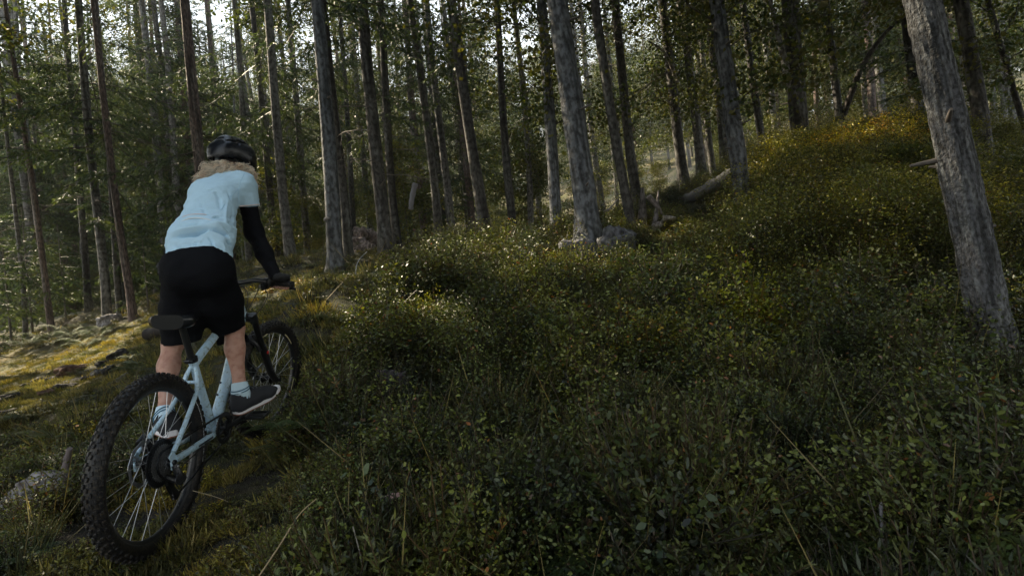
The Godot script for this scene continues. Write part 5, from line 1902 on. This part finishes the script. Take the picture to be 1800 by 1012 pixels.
# ---------------------------------------------------------------- ground cover
func shrub(seed_: int, tall: float, stems: int, leaves: int, size: float, spread: float, base: Color) -> ArrayMesh:
	var g := RandomNumberGenerator.new()
	g.seed = seed_
	var mb := MB.new()
	for s in stems:
		var az := g.randf() * TAU
		var lean := g.randf_range(0.1, 1.0) * spread
		var h := tall * g.randf_range(0.55, 1.1)
		var p := Vector3(g.randf_range(-0.04, 0.04), -0.03, g.randf_range(-0.04, 0.04))
		var d := Vector3(cos(az) * lean, 1.0, sin(az) * lean).normalized()
		var segs := 4
		for k in segs:
			var q := p + d * (h / segs)
			mb.col = Color(0.05, 0.035, 0.02)
			mb.stalk(p, q, 0.0016)
			var nl := int(leaves / float(segs) * (0.5 + 0.35 * k))
			for j in nl:
				var a := g.randf() * TAU
				var at := p.lerp(q, g.randf())
				var out := Vector3(cos(a), g.randf_range(-0.1, 0.7), sin(a)).normalized()
				var tw := g.randf_range(0.01, 0.05) * (tall / 0.25)
				var z := size * g.randf_range(0.65, 1.25)
				mb.col = base * g.randf_range(0.35, 0.95) if k < segs - 1 else base * Color(1.2, 1.15, 0.8) * g.randf_range(1.0, 2.9)  # lit tips and shaded depths put into leaf colour, with lighter young growth
				if g.randf() < 0.03: mb.col = Color(0.14, 0.06, 0.02) * g.randf_range(0.6, 1.3)
				mb.leaf(at + out * tw, (out + rvv(g, 0.8)).normalized(), out.cross(Vector3(g.randf_range(-1, 1), 0.8, g.randf_range(-1, 1))).normalized(), z, z * 0.6, g.randf_range(0.0, 0.3))
			p = q
			d = (d + Vector3(g.randf_range(-0.35, 0.35), 0, g.randf_range(-0.35, 0.35))).normalized()
	return mb.done(true)

func rvv(g: RandomNumberGenerator, a: float) -> Vector3:
	return Vector3(g.randf_range(-a, a), g.randf_range(-a, a), g.randf_range(-a, a))

func heather(seed_: int, tall: float, base: Color) -> ArrayMesh:   # upright twigs set with tiny needles
	var g := RandomNumberGenerator.new()
	g.seed = seed_
	var mb := MB.new()
	for i in 15:
		var az := g.randf() * TAU
		var d := Vector3(cos(az) * g.randf() * 0.9, 1.0, sin(az) * g.randf() * 0.9).normalized()
		var p := Vector3(g.randf_range(-0.05, 0.05), -0.02, g.randf_range(-0.05, 0.05))
		var h := tall * g.randf_range(0.5, 1.15)
		mb.col = Color(0.06, 0.04, 0.025)
		mb.stalk(p, p + d * h, 0.0016)
		var brown := g.randf() < 0.08
		for j in 46:
			var t := 0.25 + 0.75 * (j + g.randf()) / 46.0
			var at := p + d * (h * t)
			var o := Vector3(g.randf_range(-1, 1), g.randf_range(0.0, 1.2), g.randf_range(-1, 1)).normalized()
			mb.col = (Color(0.11, 0.06, 0.025) if brown else base) * g.randf_range(0.5, 1.2 + t)
			mb.blade(at, at + o * g.randf_range(0.010, 0.020), o.cross(d).normalized(), 0.0035)
	return mb.done(true)

func fern_clump(seed_: int, l: float, base: Color) -> ArrayMesh:
	var st := SurfaceTool.new()
	for m in fern_mesh(seed_, 6, l, base, 0.75): st.append_from(m, 0, Transform3D.IDENTITY)
	return st.commit()

func tuft(seed_: int, blades: int, l: float, w: float, spread: float, base: Color) -> ArrayMesh:
	var g := RandomNumberGenerator.new()
	g.seed = seed_
	var mb := MB.new()
	for i in blades:
		var az := g.randf() * TAU
		var r := g.randf() * 0.07
		var p := Vector3(cos(az) * r, -0.01, sin(az) * r)
		var d := Vector3(cos(az + g.randf_range(-0.7, 0.7)) * spread * g.randf(), 1.0, sin(az) * spread * g.randf()).normalized()
		var ll := l * g.randf_range(0.5, 1.2)
		mb.col = base * g.randf_range(0.6, 1.5)
		if g.randf() < 0.18: mb.col = Color(0.20, 0.16, 0.06) * g.randf_range(0.6, 1.2)
		mb.blade(p, p + d * ll, d.cross(Vector3(cos(az * 3.0), 0, sin(az * 3.0))).normalized(), w)
	return mb.done(true)

func fern_mesh(seed_: int, fronds: int, l: float, base: Color, tilt := 0.9) -> Array:
	var g := RandomNumberGenerator.new()
	g.seed = seed_
	var out := []
	for f in fronds:
		var mb := MB.new()
		var az := TAU * f / fronds + g.randf_range(-0.3, 0.3)
		var dir := Vector3(cos(az), 0, sin(az))
		var sd := Vector3(-sin(az), 0, cos(az))
		var ll := l * g.randf_range(0.75, 1.15)
		var tl := tilt * g.randf_range(0.7, 1.3)
		var pos := func(t: float) -> Vector3: return dir * (ll * t * 0.85) + Vector3(0, ll * (tl * t - 0.75 * tl * t * t * 1.1), 0)
		var n := 22
		for i in n:
			var t := (i + 0.5) / n
			var p: Vector3 = pos.call(t)
			var q: Vector3 = pos.call(t + 1.0 / n)
			mb.col = Color(0.07, 0.08, 0.02)
			mb.stalk(p, q, 0.0018)
			if t < 0.12: continue
			var pl := ll * 0.30 * sin(pow(t, 0.6) * PI * 0.96 + 0.05) * (1.0 - t * 0.35) + 0.008
			for s in [-1.0, 1.0]:
				var pd: Vector3 = (sd * s + dir * 0.45 + Vector3(0, -0.12 + g.randf_range(-0.1, 0.1), 0)).normalized()
				mb.col = base * g.randf_range(0.75, 1.3)
				var k := maxi(3, int(pl / 0.016))
				for j in k:
					var v := (j + 0.5) / k
					var at := p + pd * (pl * v) + Vector3(0, -0.2 * pl * v * v, 0)
					var wl := pl * 0.20 * (1.0 - v * 0.85) + 0.003
					for e in [-1.0, 1.0]:
						var ld: Vector3 = (dir * e + pd * 0.6).normalized()
						mb.blade(at, at + ld * wl, pd, pl / k * 1.1)
		out.append(mb.done(true))
	return out

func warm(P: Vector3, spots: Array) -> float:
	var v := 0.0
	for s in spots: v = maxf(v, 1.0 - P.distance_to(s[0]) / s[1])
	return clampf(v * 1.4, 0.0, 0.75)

func undergrowth() -> void:
	var gloss := leafmat(0.44, 0.55, Color(1, 1, 0.6))
	var matte := leafmat(0.7, 0.6, Color(1, 1, 0.6))
	M.gloss = gloss
	M.matte = matte
	var g := RandomNumberGenerator.new()
	g.seed = 41
	var green := Color(0.031, 0.038, 0.012)
	var kinds := []
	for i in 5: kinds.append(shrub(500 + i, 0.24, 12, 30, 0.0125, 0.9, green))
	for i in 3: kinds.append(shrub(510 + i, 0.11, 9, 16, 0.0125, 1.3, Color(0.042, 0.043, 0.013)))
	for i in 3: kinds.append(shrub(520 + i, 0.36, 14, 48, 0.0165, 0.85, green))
	var big := shrub(530, 0.24, 4, 9, 0.03, 1.0, Color(0.045, 0.07, 0.035))
	kinds.append(big)
	for i in 3: kinds.append(tuft(540 + i, 30, 0.10, 0.004, 1.0, Color(0.060, 0.065, 0.018)))
	for i in 2: kinds.append(tuft(550 + i, 60, 0.05, 0.005, 1.4, Color(0.125, 0.11, 0.030)))
	kinds.append(tuft(570, 7, 0.34, 0.0032, 1.2, Color(0.17, 0.14, 0.07)))
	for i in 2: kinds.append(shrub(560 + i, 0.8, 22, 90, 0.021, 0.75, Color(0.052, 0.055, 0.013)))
	for i in 3: kinds.append(heather(580 + i, 0.24, Color(0.040, 0.045, 0.014)))
	for i in 2: kinds.append(fern_clump(590 + i, 0.22, Color(0.045, 0.062, 0.02)))
	var xf := []
	var cs := []
	for k in kinds:
		xf.append([])
		cs.append([])
	# yellowed leaves, and sunlit places painted in as yellow tint
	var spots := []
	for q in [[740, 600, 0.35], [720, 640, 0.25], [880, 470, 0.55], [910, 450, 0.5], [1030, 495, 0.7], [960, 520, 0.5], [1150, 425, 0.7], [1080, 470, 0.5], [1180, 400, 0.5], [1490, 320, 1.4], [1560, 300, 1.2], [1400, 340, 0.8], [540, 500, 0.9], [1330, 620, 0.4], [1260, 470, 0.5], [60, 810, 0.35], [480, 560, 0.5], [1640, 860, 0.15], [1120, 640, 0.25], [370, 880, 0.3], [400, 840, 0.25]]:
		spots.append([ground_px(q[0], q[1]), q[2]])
	var keep := []
	for q in [[74, 868, 2.70, 0.18], [74, 898, 2.55, 0.12], [34, 915, 2.55, 0.12], [116, 850, 2.62, 0.10], [690, 705, 3.12, 0.10], [1018, 474, 6.3, 0.45], [1085, 458, 6.4, 0.5], [1050, 475, 6.2, 0.4], [1038, 455, 6.6, 0.45]]: keep.append([U(q[0], q[1], q[2]), q[3]])
	var hub := Vector2(-1.43, -2.12)
	var tries := 0
	while tries < 60000:
		tries += 1
		var d := 0.75 * pow(20.0, pow(g.randf(), 0.62))
		var u := g.randf_range(-1.25, 1.25)
		var P := Vector3(u * d, 0, -d)
		var lane_here := on_lane(P.x, P.z) > 0.0
		if d > 11.5 and u > -0.4 and (u < 0.25 or d > 13.5): continue
		P.y = height(P.x, P.z)
		var pz := patch.get_noise_2d(P.x * 2.2, P.z * 2.2)
		var along := clampf((-P.z - 1.6) / 1.7, 0.0, 1.0)
		var off := absf(P.x - lerpf(-1.42, -1.50, along))
		var hole := bump.get_noise_2d(P.x * 3.1 + 50.0, P.z * 3.1)
		if not lane_here and hole < -0.13 and g.randf() < 0.85: continue
		var low := ((off < 0.55 if P.x < lerpf(-1.42, -1.50, along) or P.z > -2.75 else off < 0.16) and P.z > -3.7) or (P.x < -1.2 and P.x > -1.95 and P.z > -2.3)
		var left := P.x < -1.2
		var k := 0
		if lane_here:
			if g.randf() < 0.35: continue
			k = 15 + g.randi() % 2
		elif low:
			k = 5 + g.randi() % 3 if g.randf() < 0.75 else 15 + g.randi() % 2
			if off < 0.12 and P.z > -3.5 and P.z < -1.6 and g.randf() < 0.6: k = 15
		elif left and (d > 3.2 or g.randf() < 0.75):
			if g.randf() < 0.3: continue
			k = 12 + g.randi() % 3 if g.randf() < 0.3 else 5 + g.randi() % 3 if g.randf() < 0.6 else 15 + g.randi() % 2
		elif u > 0.45 and d > 4.6 and d < 12.0:
			k = 18 + g.randi() % 2 if g.randf() < 0.45 else 8 + g.randi() % 3
		elif d > 3.0:
			k = 8 + g.randi() % 3 if g.randf() < 0.5 else g.randi() % 5
		else:
			k = g.randi() % 5
			if g.randf() < 0.10: k = 8 + g.randi() % 3
			if g.randf() < 0.03: k = 11
		var sp := bump.get_noise_2d(P.x * 2.1 - 30.0, P.z * 2.1 + 11.0)
		if k < 11 and not low:
			if g.randf() < 0.05: k = 17
			elif P.x > -1.1 and g.randf() < smoothstep(0.05, 0.25, sp) * 0.42 + 0.06: k = 20 + g.randi() % 3
			elif g.randf() < 0.035: k = 23 + g.randi() % 2
			elif g.randf() < 0.08: k = 12 + g.randi() % 3
		if d < 1.05 and k >= 8 and k < 12: continue
		var s := g.randf_range(0.65, 1.2) * (1.0 + clampf(hole, -0.25, 0.5) * 1.7)
		if d < 3.4 and k < 12: s *= 0.72
		if k == 18 or k == 19: s *= 0.40 + 0.25 * smoothstep(-0.1, 0.25, hole)
		elif u > 0.25 and d > 5.0: s *= 0.72
		var clear := true
		for q in keep:
			if Vector2(P.x - q[0].x, P.z - q[0].z).length() < q[1]: clear = false
		if not clear:
			if k >= 5 and k < 8 or k >= 15 and k < 17: s *= 0.6
			else: continue
		if k < 12 and pz < -0.22: s *= 0.65
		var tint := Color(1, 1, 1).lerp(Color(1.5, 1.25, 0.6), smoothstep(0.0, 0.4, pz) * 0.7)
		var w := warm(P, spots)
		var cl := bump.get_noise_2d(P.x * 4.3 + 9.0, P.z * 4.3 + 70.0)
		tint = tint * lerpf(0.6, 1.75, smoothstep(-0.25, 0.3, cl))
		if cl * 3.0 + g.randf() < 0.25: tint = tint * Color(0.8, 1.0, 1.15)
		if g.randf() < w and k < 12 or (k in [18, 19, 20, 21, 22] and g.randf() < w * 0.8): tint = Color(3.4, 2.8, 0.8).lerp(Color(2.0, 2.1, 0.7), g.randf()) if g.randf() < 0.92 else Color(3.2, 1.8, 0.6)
		
		tint = tint * g.randf_range(0.75, 1.2)
		var nrm := Vector3(g.randf_range(-0.2, 0.2), 1, g.randf_range(-0.2, 0.2)).normalized()
		var b := Basis(Vector3.UP, g.randf() * TAU).scaled(Vector3(s, s * g.randf_range(0.8, 1.15), s))
		b = Basis(Quaternion(Vector3.UP, nrm)) * b
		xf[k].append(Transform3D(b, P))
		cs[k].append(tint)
	var info := [["bilberry_shrubs", "dark green bilberry shrubs covering the hillside", "shrubs", 0, 5], ["low_bilberry", "low small-leaved ground cover round the bicycle", "ground cover", 5, 8], ["tall_bilberry", "taller leafy bilberry shrubs on the slope", "shrubs", 8, 11], ["broad_leaved_herbs", "broad-leaved herbs between the bilberry shrubs", "herbs", 11, 12], ["forest_grass", "tufts of long forest grass left of the bicycle", "grass", 12, 15], ["moss_carpet", "short yellowish moss and grass on the lane", "moss", 15, 17], ["dry_grass", "thin dry stalks standing between the shrubs", "grass", 17, 18], ["hillside_bushes", "dense yellow-green bushes on the right hillside", "bushes", 18, 20], ["heather", "upright fine-leaved heathery twigs between the bilberry shrubs", "heather", 20, 23], ["small_ferns", "small ferns scattered through the undergrowth", "ferns", 23, 25]]
	for q in info:
		var root := thing(q[0], q[1], q[2])
		root.set_meta("kind", "stuff")
		for k in range(q[3], q[4]):
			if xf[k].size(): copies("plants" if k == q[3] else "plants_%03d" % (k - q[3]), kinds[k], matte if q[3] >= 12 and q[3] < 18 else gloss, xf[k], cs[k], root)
	# ferns that can be told apart
	var fe := [["broad green fern touching the toe of the right shoe", 508, 752, 2.72, 0.30, 8, 0.7], ["fern with yellowing tips at the left edge beside the grey boulder", 12, 855, 2.75, 0.26, 8, 0.9], ["large fern at the middle of the thicket beyond the lane", 130, 600, 11.6, 0.85, 11, 1.2], ["fern at the left end of the thicket beyond the lane", 48, 612, 12.4, 0.65, 9, 1.1], ["smaller fern in front of the large one beyond the lane", 150, 612, 11.0, 0.6, 9, 1.0], ["fern leaning over the lane, right of the large one", 172, 596, 11.2, 0.6, 9, 1.1], ["fern between the left end and the middle of the thicket beyond the lane", 88, 606, 12.0, 0.7, 9, 1.1], ["small fern in the shrubs below the sunlit yellow bush", 700, 668, 3.3, 0.2, 6, 0.8], ["small fern among dark shrubs left of the pale dead leaf", 620, 905, 2.0, 0.16, 6, 0.6]]
	for i in fe.size():
		var q: Array = fe[i]
		var P := ground_px(q[1], q[2], maxf(1.2, q[3] * 0.6), 30.0) if i != 0 else U(q[1], q[2], q[3])
		var o := thing("fern", q[0], "fern", P)
		for m in fern_mesh(700 + i, q[5], q[4], Color(0.075, 0.115, 0.036) if i != 1 else Color(0.085, 0.09, 0.03), q[6]): part("frond", m, matte, o)
	# young spruces at the left
	for q in [[20, 610, 13.2, 1.25, "small dark young spruce at the far left edge beyond the lane"], [58, 600, 14.2, 1.5, "taller young spruce behind the left end of the fern thicket"], [118, 590, 14.6, 1.2, "young spruce behind the large fern"], [-18, 600, 12.6, 1.4, "young spruce cut off by the left edge of the picture"], [262, 560, 11.6, 0.75, "tiny young spruce at the top of the lane left of the saddle"]]:
		var P := U(q[0], q[1], q[2])
		var o := thing("young_spruce", q[4], "tree", G(P.x, P.z))
		o.scale = Vector3.ONE * q[3]
		var sp: Array = M.sapling
		part("trunk", mesh1([Vector3(0, -0.1, 0), Vector3(0, 1.2, 0), Vector3(0.01, 2.3, 0)], [0.022, 0.014, 0.004], 7), M.dead, o)
		part("crown", sp[int(q[0]) % 2], M.pine, o)

func rock(called: String, label: String, P: Vector3, size: Vector3, turn: float, seed_: int, tone: Color, cat := "rock", sink := 0.3) -> void:
	var nz := FastNoiseLite.new()
	nz.seed = seed_
	nz.frequency = 1.1
	nz.fractal_octaves = 4
	var mb := MB.new()
	var n := 36
	var m := 20
	for i in m + 1:
		for j in n:
			var a := PI * i / m
			var b := TAU * j / n
			var d := Vector3(sin(a) * cos(b), cos(a), sin(a) * sin(b))
			var k := 1.0 + nz.get_noise_3dv(d * 0.9) * 0.55 + nz.get_noise_3dv(d * 4.0) * 0.10
			d = Vector3(signf(d.x) * pow(absf(d.x), 0.8), signf(d.y) * pow(absf(d.y), 0.8), signf(d.z) * pow(absf(d.z), 0.8))
			var l := nz.get_noise_3dv(d * 3.0 + Vector3.ONE * 7.0)
			mb.col = tone.lerp(tone * 0.45, smoothstep(0.1, 0.4, l)).lerp(Color(0.06, 0.07, 0.02), smoothstep(-0.1, 0.5, nz.get_noise_3dv(d * 1.5 + Vector3.ONE * 30.0)) * 0.7 * (1.0 if d.y < 0.5 else 0.3))
			mb.p(d * size * 0.5 * k)
	for i in m:
		for j in n:
			var k := (j + 1) % n
			mb.q4(i * n + j, i * n + k, (i + 1) * n + k, (i + 1) * n + j)
	var o := part(called, mb.done(true), M.bark, self, Transform3D(Basis(Vector3.UP, turn), P + Vector3(0, size.y * (0.5 - sink), 0)))
	tag(o, label, cat)

func stick(called: String, label: String, cat: String, pts: Array, r0: float, r1: float, c: Color, sides := 7) -> MeshInstance3D:
	var line := curve(pts, 5)
	var at: Vector3 = line[0]
	var rad := []
	for i in line.size():
		line[i] = line[i] - at
		rad.append(lerpf(r0, r1, float(i) / line.size()) * (1.0 + 0.12 * sin(i * 2.3)))
	var o := part(called, mesh1(line, rad, sides), mat(Color(c.r, c.g, c.b).linear_to_srgb(), 0.85), self, Transform3D(Basis.IDENTITY, at))
	tag(o, label, cat)
	return o

func litter() -> void:
	var grey := Color(0.36, 0.35, 0.37)
	var gp := func(px: float, py: float, d: float, up := 0.0) -> Vector3:
		var P := U(px, py, d)
		return Vector3(P.x, height(P.x, P.z) + up, P.z)
	rock("boulder", "rounded pale grey boulder in the moss at the left, beside the rear tyre", gp.call(72, 872, 2.72, 0.04), Vector3(0.25, 0.17, 0.15), 0.5, 1, grey, "boulder", 0.35)
	rock("boulder", "small grey boulder at the bottom left below the larger one", gp.call(34, 915, 2.58, 0.03), Vector3(0.16, 0.12, 0.13), 0.2, 2, grey, "boulder", 0.4)
	rock("boulder", "bluish grey boulder at the foot of the thick lichen grey trunk, left side", gp.call(1016, 470, 6.4, 0.12), Vector3(0.40, 0.36, 0.4), 0.5, 3, Color(0.16, 0.168, 0.19), "boulder", 0.35)
	rock("boulder", "broad bluish grey boulder right of the thick lichen grey trunk", gp.call(1085, 452, 6.6, 0.12), Vector3(0.46, 0.38, 0.45), 0.1, 4, Color(0.14, 0.147, 0.17), "boulder", 0.35)
	rock("boulder", "dark violet grey rock half buried among the shrubs in the middle", gp.call(690, 700, 3.25, 0.08), Vector3(0.21, 0.19, 0.2), 0.4, 5, Color(0.075, 0.065, 0.078), "rock", 0.2)
	rock("stone", "pale grey stone at the foot of the grey spruce by the lane", gp.call(194, 580, 11.6), Vector3(0.5, 0.3, 0.4), 0.2, 6, grey, "stone", 0.3)
	for i in 6:
		var q: Array = [[625, 436, 12.5, 0.75], [640, 418, 12.9, 0.7], [655, 425, 13.0, 0.6], [672, 432, 13.2, 0.5], [618, 452, 12.2, 0.5], [648, 446, 12.3, 0.6]][i]
		rock("pink_stone", ["largest pinkish stone at the left of the rubble heap behind the bank", "pinkish stone at the top of the rubble heap", "pinkish stone in the middle of the rubble heap", "pinkish stone at the right end of the rubble heap", "lowest pinkish stone at the left foot of the rubble heap", "lowest pinkish stone in the middle of the rubble heap"][i], U(q[0], q[1], q[2]), Vector3(q[3] * 0.85, q[3] * 0.65, q[3] * 0.6), i * 1.3, 20 + i, Color(0.30, 0.245, 0.23), "stone", 0.45)
	# dark stones and bark along the lane
	var lg := RandomNumberGenerator.new()
	lg.seed = 12
	var la := ["dark flat stone at the upper end of the stony strip on the lane", "dark stone just below the upper end of the stony strip", "long dark stone lying across the stony strip", "dark stone in the upper middle of the stony strip", "bluish grey stone in the middle of the stony strip", "black flat stone at the middle left of the stony strip", "small pale stone in the stony strip", "brown slab of bark lying left of the stony strip", "dark stone at the lower end of the stony strip", "flat dark stone farther left on the lane", "small dark stone beside the flat one on the left of the lane", "dark slab at the left edge of the lane", "reddish piece of bark low on the lane", "dark stone left of the reddish bark", "dark stone at the far left of the lane"]
	var lp := [[212, 628, 0.34], [200, 634, 0.26], [180, 644, 0.42], [192, 655, 0.3], [172, 660, 0.28], [150, 668, 0.3], [124, 679, 0.22], [130, 655, 0.4], [112, 684, 0.26], [72, 670, 0.24], [92, 668, 0.2], [44, 680, 0.24], [84, 693, 0.34], [20, 702, 0.3], [6, 735, 0.3]]
	for i in lp.size():
		var P := ground_px(lp[i][0], lp[i][1], 4.0, 14.0)
		var s: float = lp[i][2] * lg.randf_range(0.45, 0.95)
		rock("bark_piece" if i in [7, 12] else "lane_stone", la[i], P, Vector3(s * lg.randf_range(0.8, 1.3), s * 0.5, s * lg.randf_range(0.5, 0.9)), lg.randf() * 3.0, 40 + i, Color(0.16, 0.085, 0.06) if i in [7, 12] else Color(0.035, 0.032, 0.035) if i not in [4, 6] else Color(0.17, 0.165, 0.175), "bark" if i in [7, 12] else "stone", 0.38)
	# wood
	stick("fallen_log", "grey fallen log lying up the slope left of the pale spotted trunk", "log", [U(1205, 352, 10.4), U(1240, 334, 10.0), U(1290, 305, 9.6)], 0.10, 0.13, Color(0.10, 0.10, 0.105), 14)
	stick("dark_log", "short dark brown log on the lane just behind the saddle", "log", [U(258, 588, 7.6), U(285, 583, 7.5), U(325, 578, 7.4)], 0.085, 0.08, Color(0.018, 0.013, 0.011), 12)
	var st := thing("splintered_stump", "broken grey stump with a pale splintered top between the boulders and the fallen log", "stump", U(1135, 420, 8.6))
	for q in [[1105, 445, 1110, 340, 0.07, Color(0.13, 0.125, 0.12)], [1125, 430, 1130, 330, 0.10, Color(0.15, 0.14, 0.14)], [1145, 425, 1158, 335, 0.05, Color(0.26, 0.24, 0.25)], [1150, 400, 1180, 380, 0.07, Color(0.45, 0.42, 0.42)], [1140, 345, 1166, 378, 0.05, Color(0.30, 0.27, 0.28)]]:
		var mb := MB.new()
		mb.col = q[5]
		var a := U(q[0], q[1], 8.6) - st.position
		var b := U(q[2], q[3], 8.7) - st.position
		mb.tube([a, a.lerp(b, 0.5) + Vector3(0.02, 0, 0), b], [q[4], q[4] * 0.8, q[4] * 0.25], 9)
		part("splinter", mb.done(true), M.bark, st)
	var tip := MB.new()
	tip.col = Color(0.75, 0.72, 0.68)
	tip.tube([U(1166, 383, 8.5) - st.position, U(1188, 383, 8.5) - st.position], [0.05, 0.02], 8)
	part("pale_break", tip.done(true), M.bark, st)
	stick("branch", "grey dead branch sticking out right of the boulders", "branch", [U(1062, 372, 7.6), U(1072, 366, 7.6), U(1086, 350, 7.7)], 0.02, 0.008, Color(0.2, 0.18, 0.16))
	stick("root", "weathered pinkish grey root standing beside the pale boulder at the left", "root", [U(112, 885, 2.60), U(115, 850, 2.60), U(116, 815, 2.60), U(122, 788, 2.58)], 0.030, 0.010, Color(0.13, 0.105, 0.105), 10)
	stick("root", "bluish grey root at the bottom edge left of the rear tyre", "root", [U(155, 1015, 2.05), U(135, 985, 2.1), U(122, 968, 2.14)], 0.035, 0.02, Color(0.24, 0.24, 0.27), 9)
	stick("bark_strip", "pale strip of bark hanging beside a dark leaning trunk", "bark", [U(722, 368, 12.2), U(724, 348, 12.2), U(730, 322, 12.2)], 0.055, 0.07, Color(0.25, 0.245, 0.27), 8)
	stick("pale_twig", "thin white crooked branch below the stout dark trunk", "branch", [U(625, 488, 7.2), U(626, 470, 7.2), U(632, 455, 7.3), U(645, 442, 7.5)], 0.009, 0.004, Color(0.30, 0.30, 0.30))
	stick("grass_stalk", "long tan grass stalk leaning right near the bottom edge", "grass stalk", [U(455, 1012, 1.44), U(490, 960, 1.48), U(525, 905, 1.51), U(556, 876, 1.53)], 0.0026, 0.0012, Color(0.30, 0.23, 0.13), 5)
	stick("dry_stick", "pale dry stick standing in the shrubs at the bottom, left of the middle", "stick", [U(640, 1012, 1.47), U(632, 970, 1.49), U(620, 925, 1.52)], 0.0027, 0.0015, Color(0.260, 0.236, 0.198), 6)
	stick("grass_stalk", "thin straw lying right of the rear wheel", "grass stalk", [U(320, 858, 2.3), U(375, 872, 2.32), U(415, 888, 2.34)], 0.0016, 0.001, Color(0.36, 0.30, 0.20), 5)
	stick("dead_stem", "split grey stem standing at the bottom right", "stem", [U(1556, 1004, 1.38), U(1552, 950, 1.39), U(1549, 882, 1.41)], 0.0054, 0.0042, Color(0.136, 0.130, 0.136), 7)  # only a dead stem standing in the shrubs
	stick("dead_twig", "long grey twig arching over the shrubs at the lower right", "twig", [U(1582, 896, 1.42), U(1640, 904, 1.44), U(1700, 918, 1.44), U(1726, 940, 1.42), U(1730, 975, 1.41)], 0.0025, 0.0020, Color(0.198, 0.198, 0.211), 6)
	stick("dead_twig", "thin grey twig running to the right edge behind the arching one", "twig", [U(1622, 890, 1.52), U(1700, 918, 1.53), U(1760, 935, 1.55), U(1800, 945, 1.56)], 0.0018, 0.0014, Color(0.167, 0.167, 0.174), 6)
	stick("dead_twig", "short grey twig at the bottom edge right of the split stem", "twig", [U(1592, 985, 1.34), U(1606, 997, 1.34), U(1618, 1014, 1.31)], 0.0024, 0.0014, Color(0.223, 0.229, 0.242), 6)
	stick("dead_twig", "pale forked twig at the right edge below the big cracked trunk", "twig", [U(1765, 735, 2.6), U(1772, 700, 2.6), U(1776, 655, 2.6)], 0.006, 0.003, Color(0.28, 0.27, 0.26), 6)
	stick("dead_stem", "dim grey stem standing left of the foot of the big cracked trunk", "stem", [U(1688, 720, 2.9), U(1684, 670, 2.9), U(1682, 636, 2.9)], 0.016, 0.010, Color(0.09, 0.09, 0.09), 8)  # a short dead stem, like a stub
	stick("dead_twig", "thin curved twig high in the shrubs right of the middle", "twig", [U(1290, 524, 4.6), U(1320, 530, 4.6), U(1345, 545, 4.6)], 0.006, 0.003, Color(0.22, 0.2, 0.2), 6)
	stick("dead_twig", "brown twig lying in the shrubs at the right", "twig", [U(1385, 752, 2.5), U(1440, 768, 2.5), U(1480, 800, 2.48)], 0.004, 0.002, Color(0.2, 0.17, 0.15), 6)
	stick("bark_curl", "small white curl of bark on the dark spruce left of the big cracked trunk", "bark", [U(1625, 168, 9.5), U(1624, 150, 9.5), U(1630, 140, 9.5), U(1634, 148, 9.5)], 0.035, 0.03, Color(0.62, 0.62, 0.60), 8)
	stick("dead_limb", "old broken limb leaning against the left foot of the big cracked trunk", "branch", [U(1694, 470, 3.75), U(1688, 430, 3.7), U(1684, 395, 3.7)], 0.035, 0.02, Color(0.14, 0.135, 0.13), 9)
	# fallen leaves
	var lv := [["large pinkish dead leaf lying on the shrubs below the middle", 692, 870, 1.95, 0.07, Color(0.36, 0.22, 0.20)], ["orange leaf at the bottom left of the middle", 1000, 985, 1.6, 0.035, Color(0.40, 0.14, 0.05)], ["orange leaf at the bottom right of the middle", 1300, 942, 1.62, 0.035, Color(0.36, 0.13, 0.05)], ["pink leaf high on the dark shrubs at the right", 1625, 748, 2.3, 0.045, Color(0.42, 0.24, 0.20)], ["pale fallen leaf by the right edge of the shrubs", 1785, 790, 2.1, 0.045, Color(0.36, 0.20, 0.15)], ["orange-brown leaf at the bottom left of the orange leaf", 808, 985, 1.62, 0.03, Color(0.36, 0.16, 0.05)], ["yellow leaf among the shrubs below the middle right", 1125, 912, 1.85, 0.025, Color(0.42, 0.27, 0.05)], ["small pink leaf at the bottom edge right of the orange leaf", 1095, 983, 1.6, 0.028, Color(0.45, 0.32, 0.30)], ["pale pink leaf right of the front wheel", 594, 677, 3.2, 0.03, Color(0.65, 0.55, 0.55)], ["rusty leaf below the pale grass stalk", 545, 905, 1.95, 0.03, Color(0.30, 0.10, 0.06)], ["rusty leaf left of the long stick", 500, 870, 2.0, 0.03, Color(0.30, 0.11, 0.07)], ["tan leaf on the shrubs at the lower right", 1450, 820, 2.0, 0.03, Color(0.34, 0.24, 0.14)], ["red-brown leaf on the right in the dark shrubs", 1515, 628, 3.1, 0.06, Color(0.36, 0.20, 0.14)]]
	for i in lv.size():
		var q: Array = lv[i]
		var mb := MB.new()
		var z: float = q[4]
		mb.leaf(Vector3(-z * 0.5, 0, 0), Vector3(0.94, 0.3, 0.1).normalized(), Vector3(-0.1, 0.25, 0.96).normalized(), z, z * 0.55, 0.25)
		mb.stalk(Vector3(-z * 0.5, 0, 0), Vector3(-z * 0.9, -0.004, 0.01), 0.0012)
		var o := part("fallen_leaf", mb.done(), mat(Color(q[5].r, q[5].g, q[5].b).linear_to_srgb(), 0.6), self, Transform3D(Basis(Vector3.UP, 0.3 + i * 0.4) * Basis(Vector3(1, 0, 0), 0.5), U(q[1], q[2], q[3])))
		tag(o, q[0], "leaf")
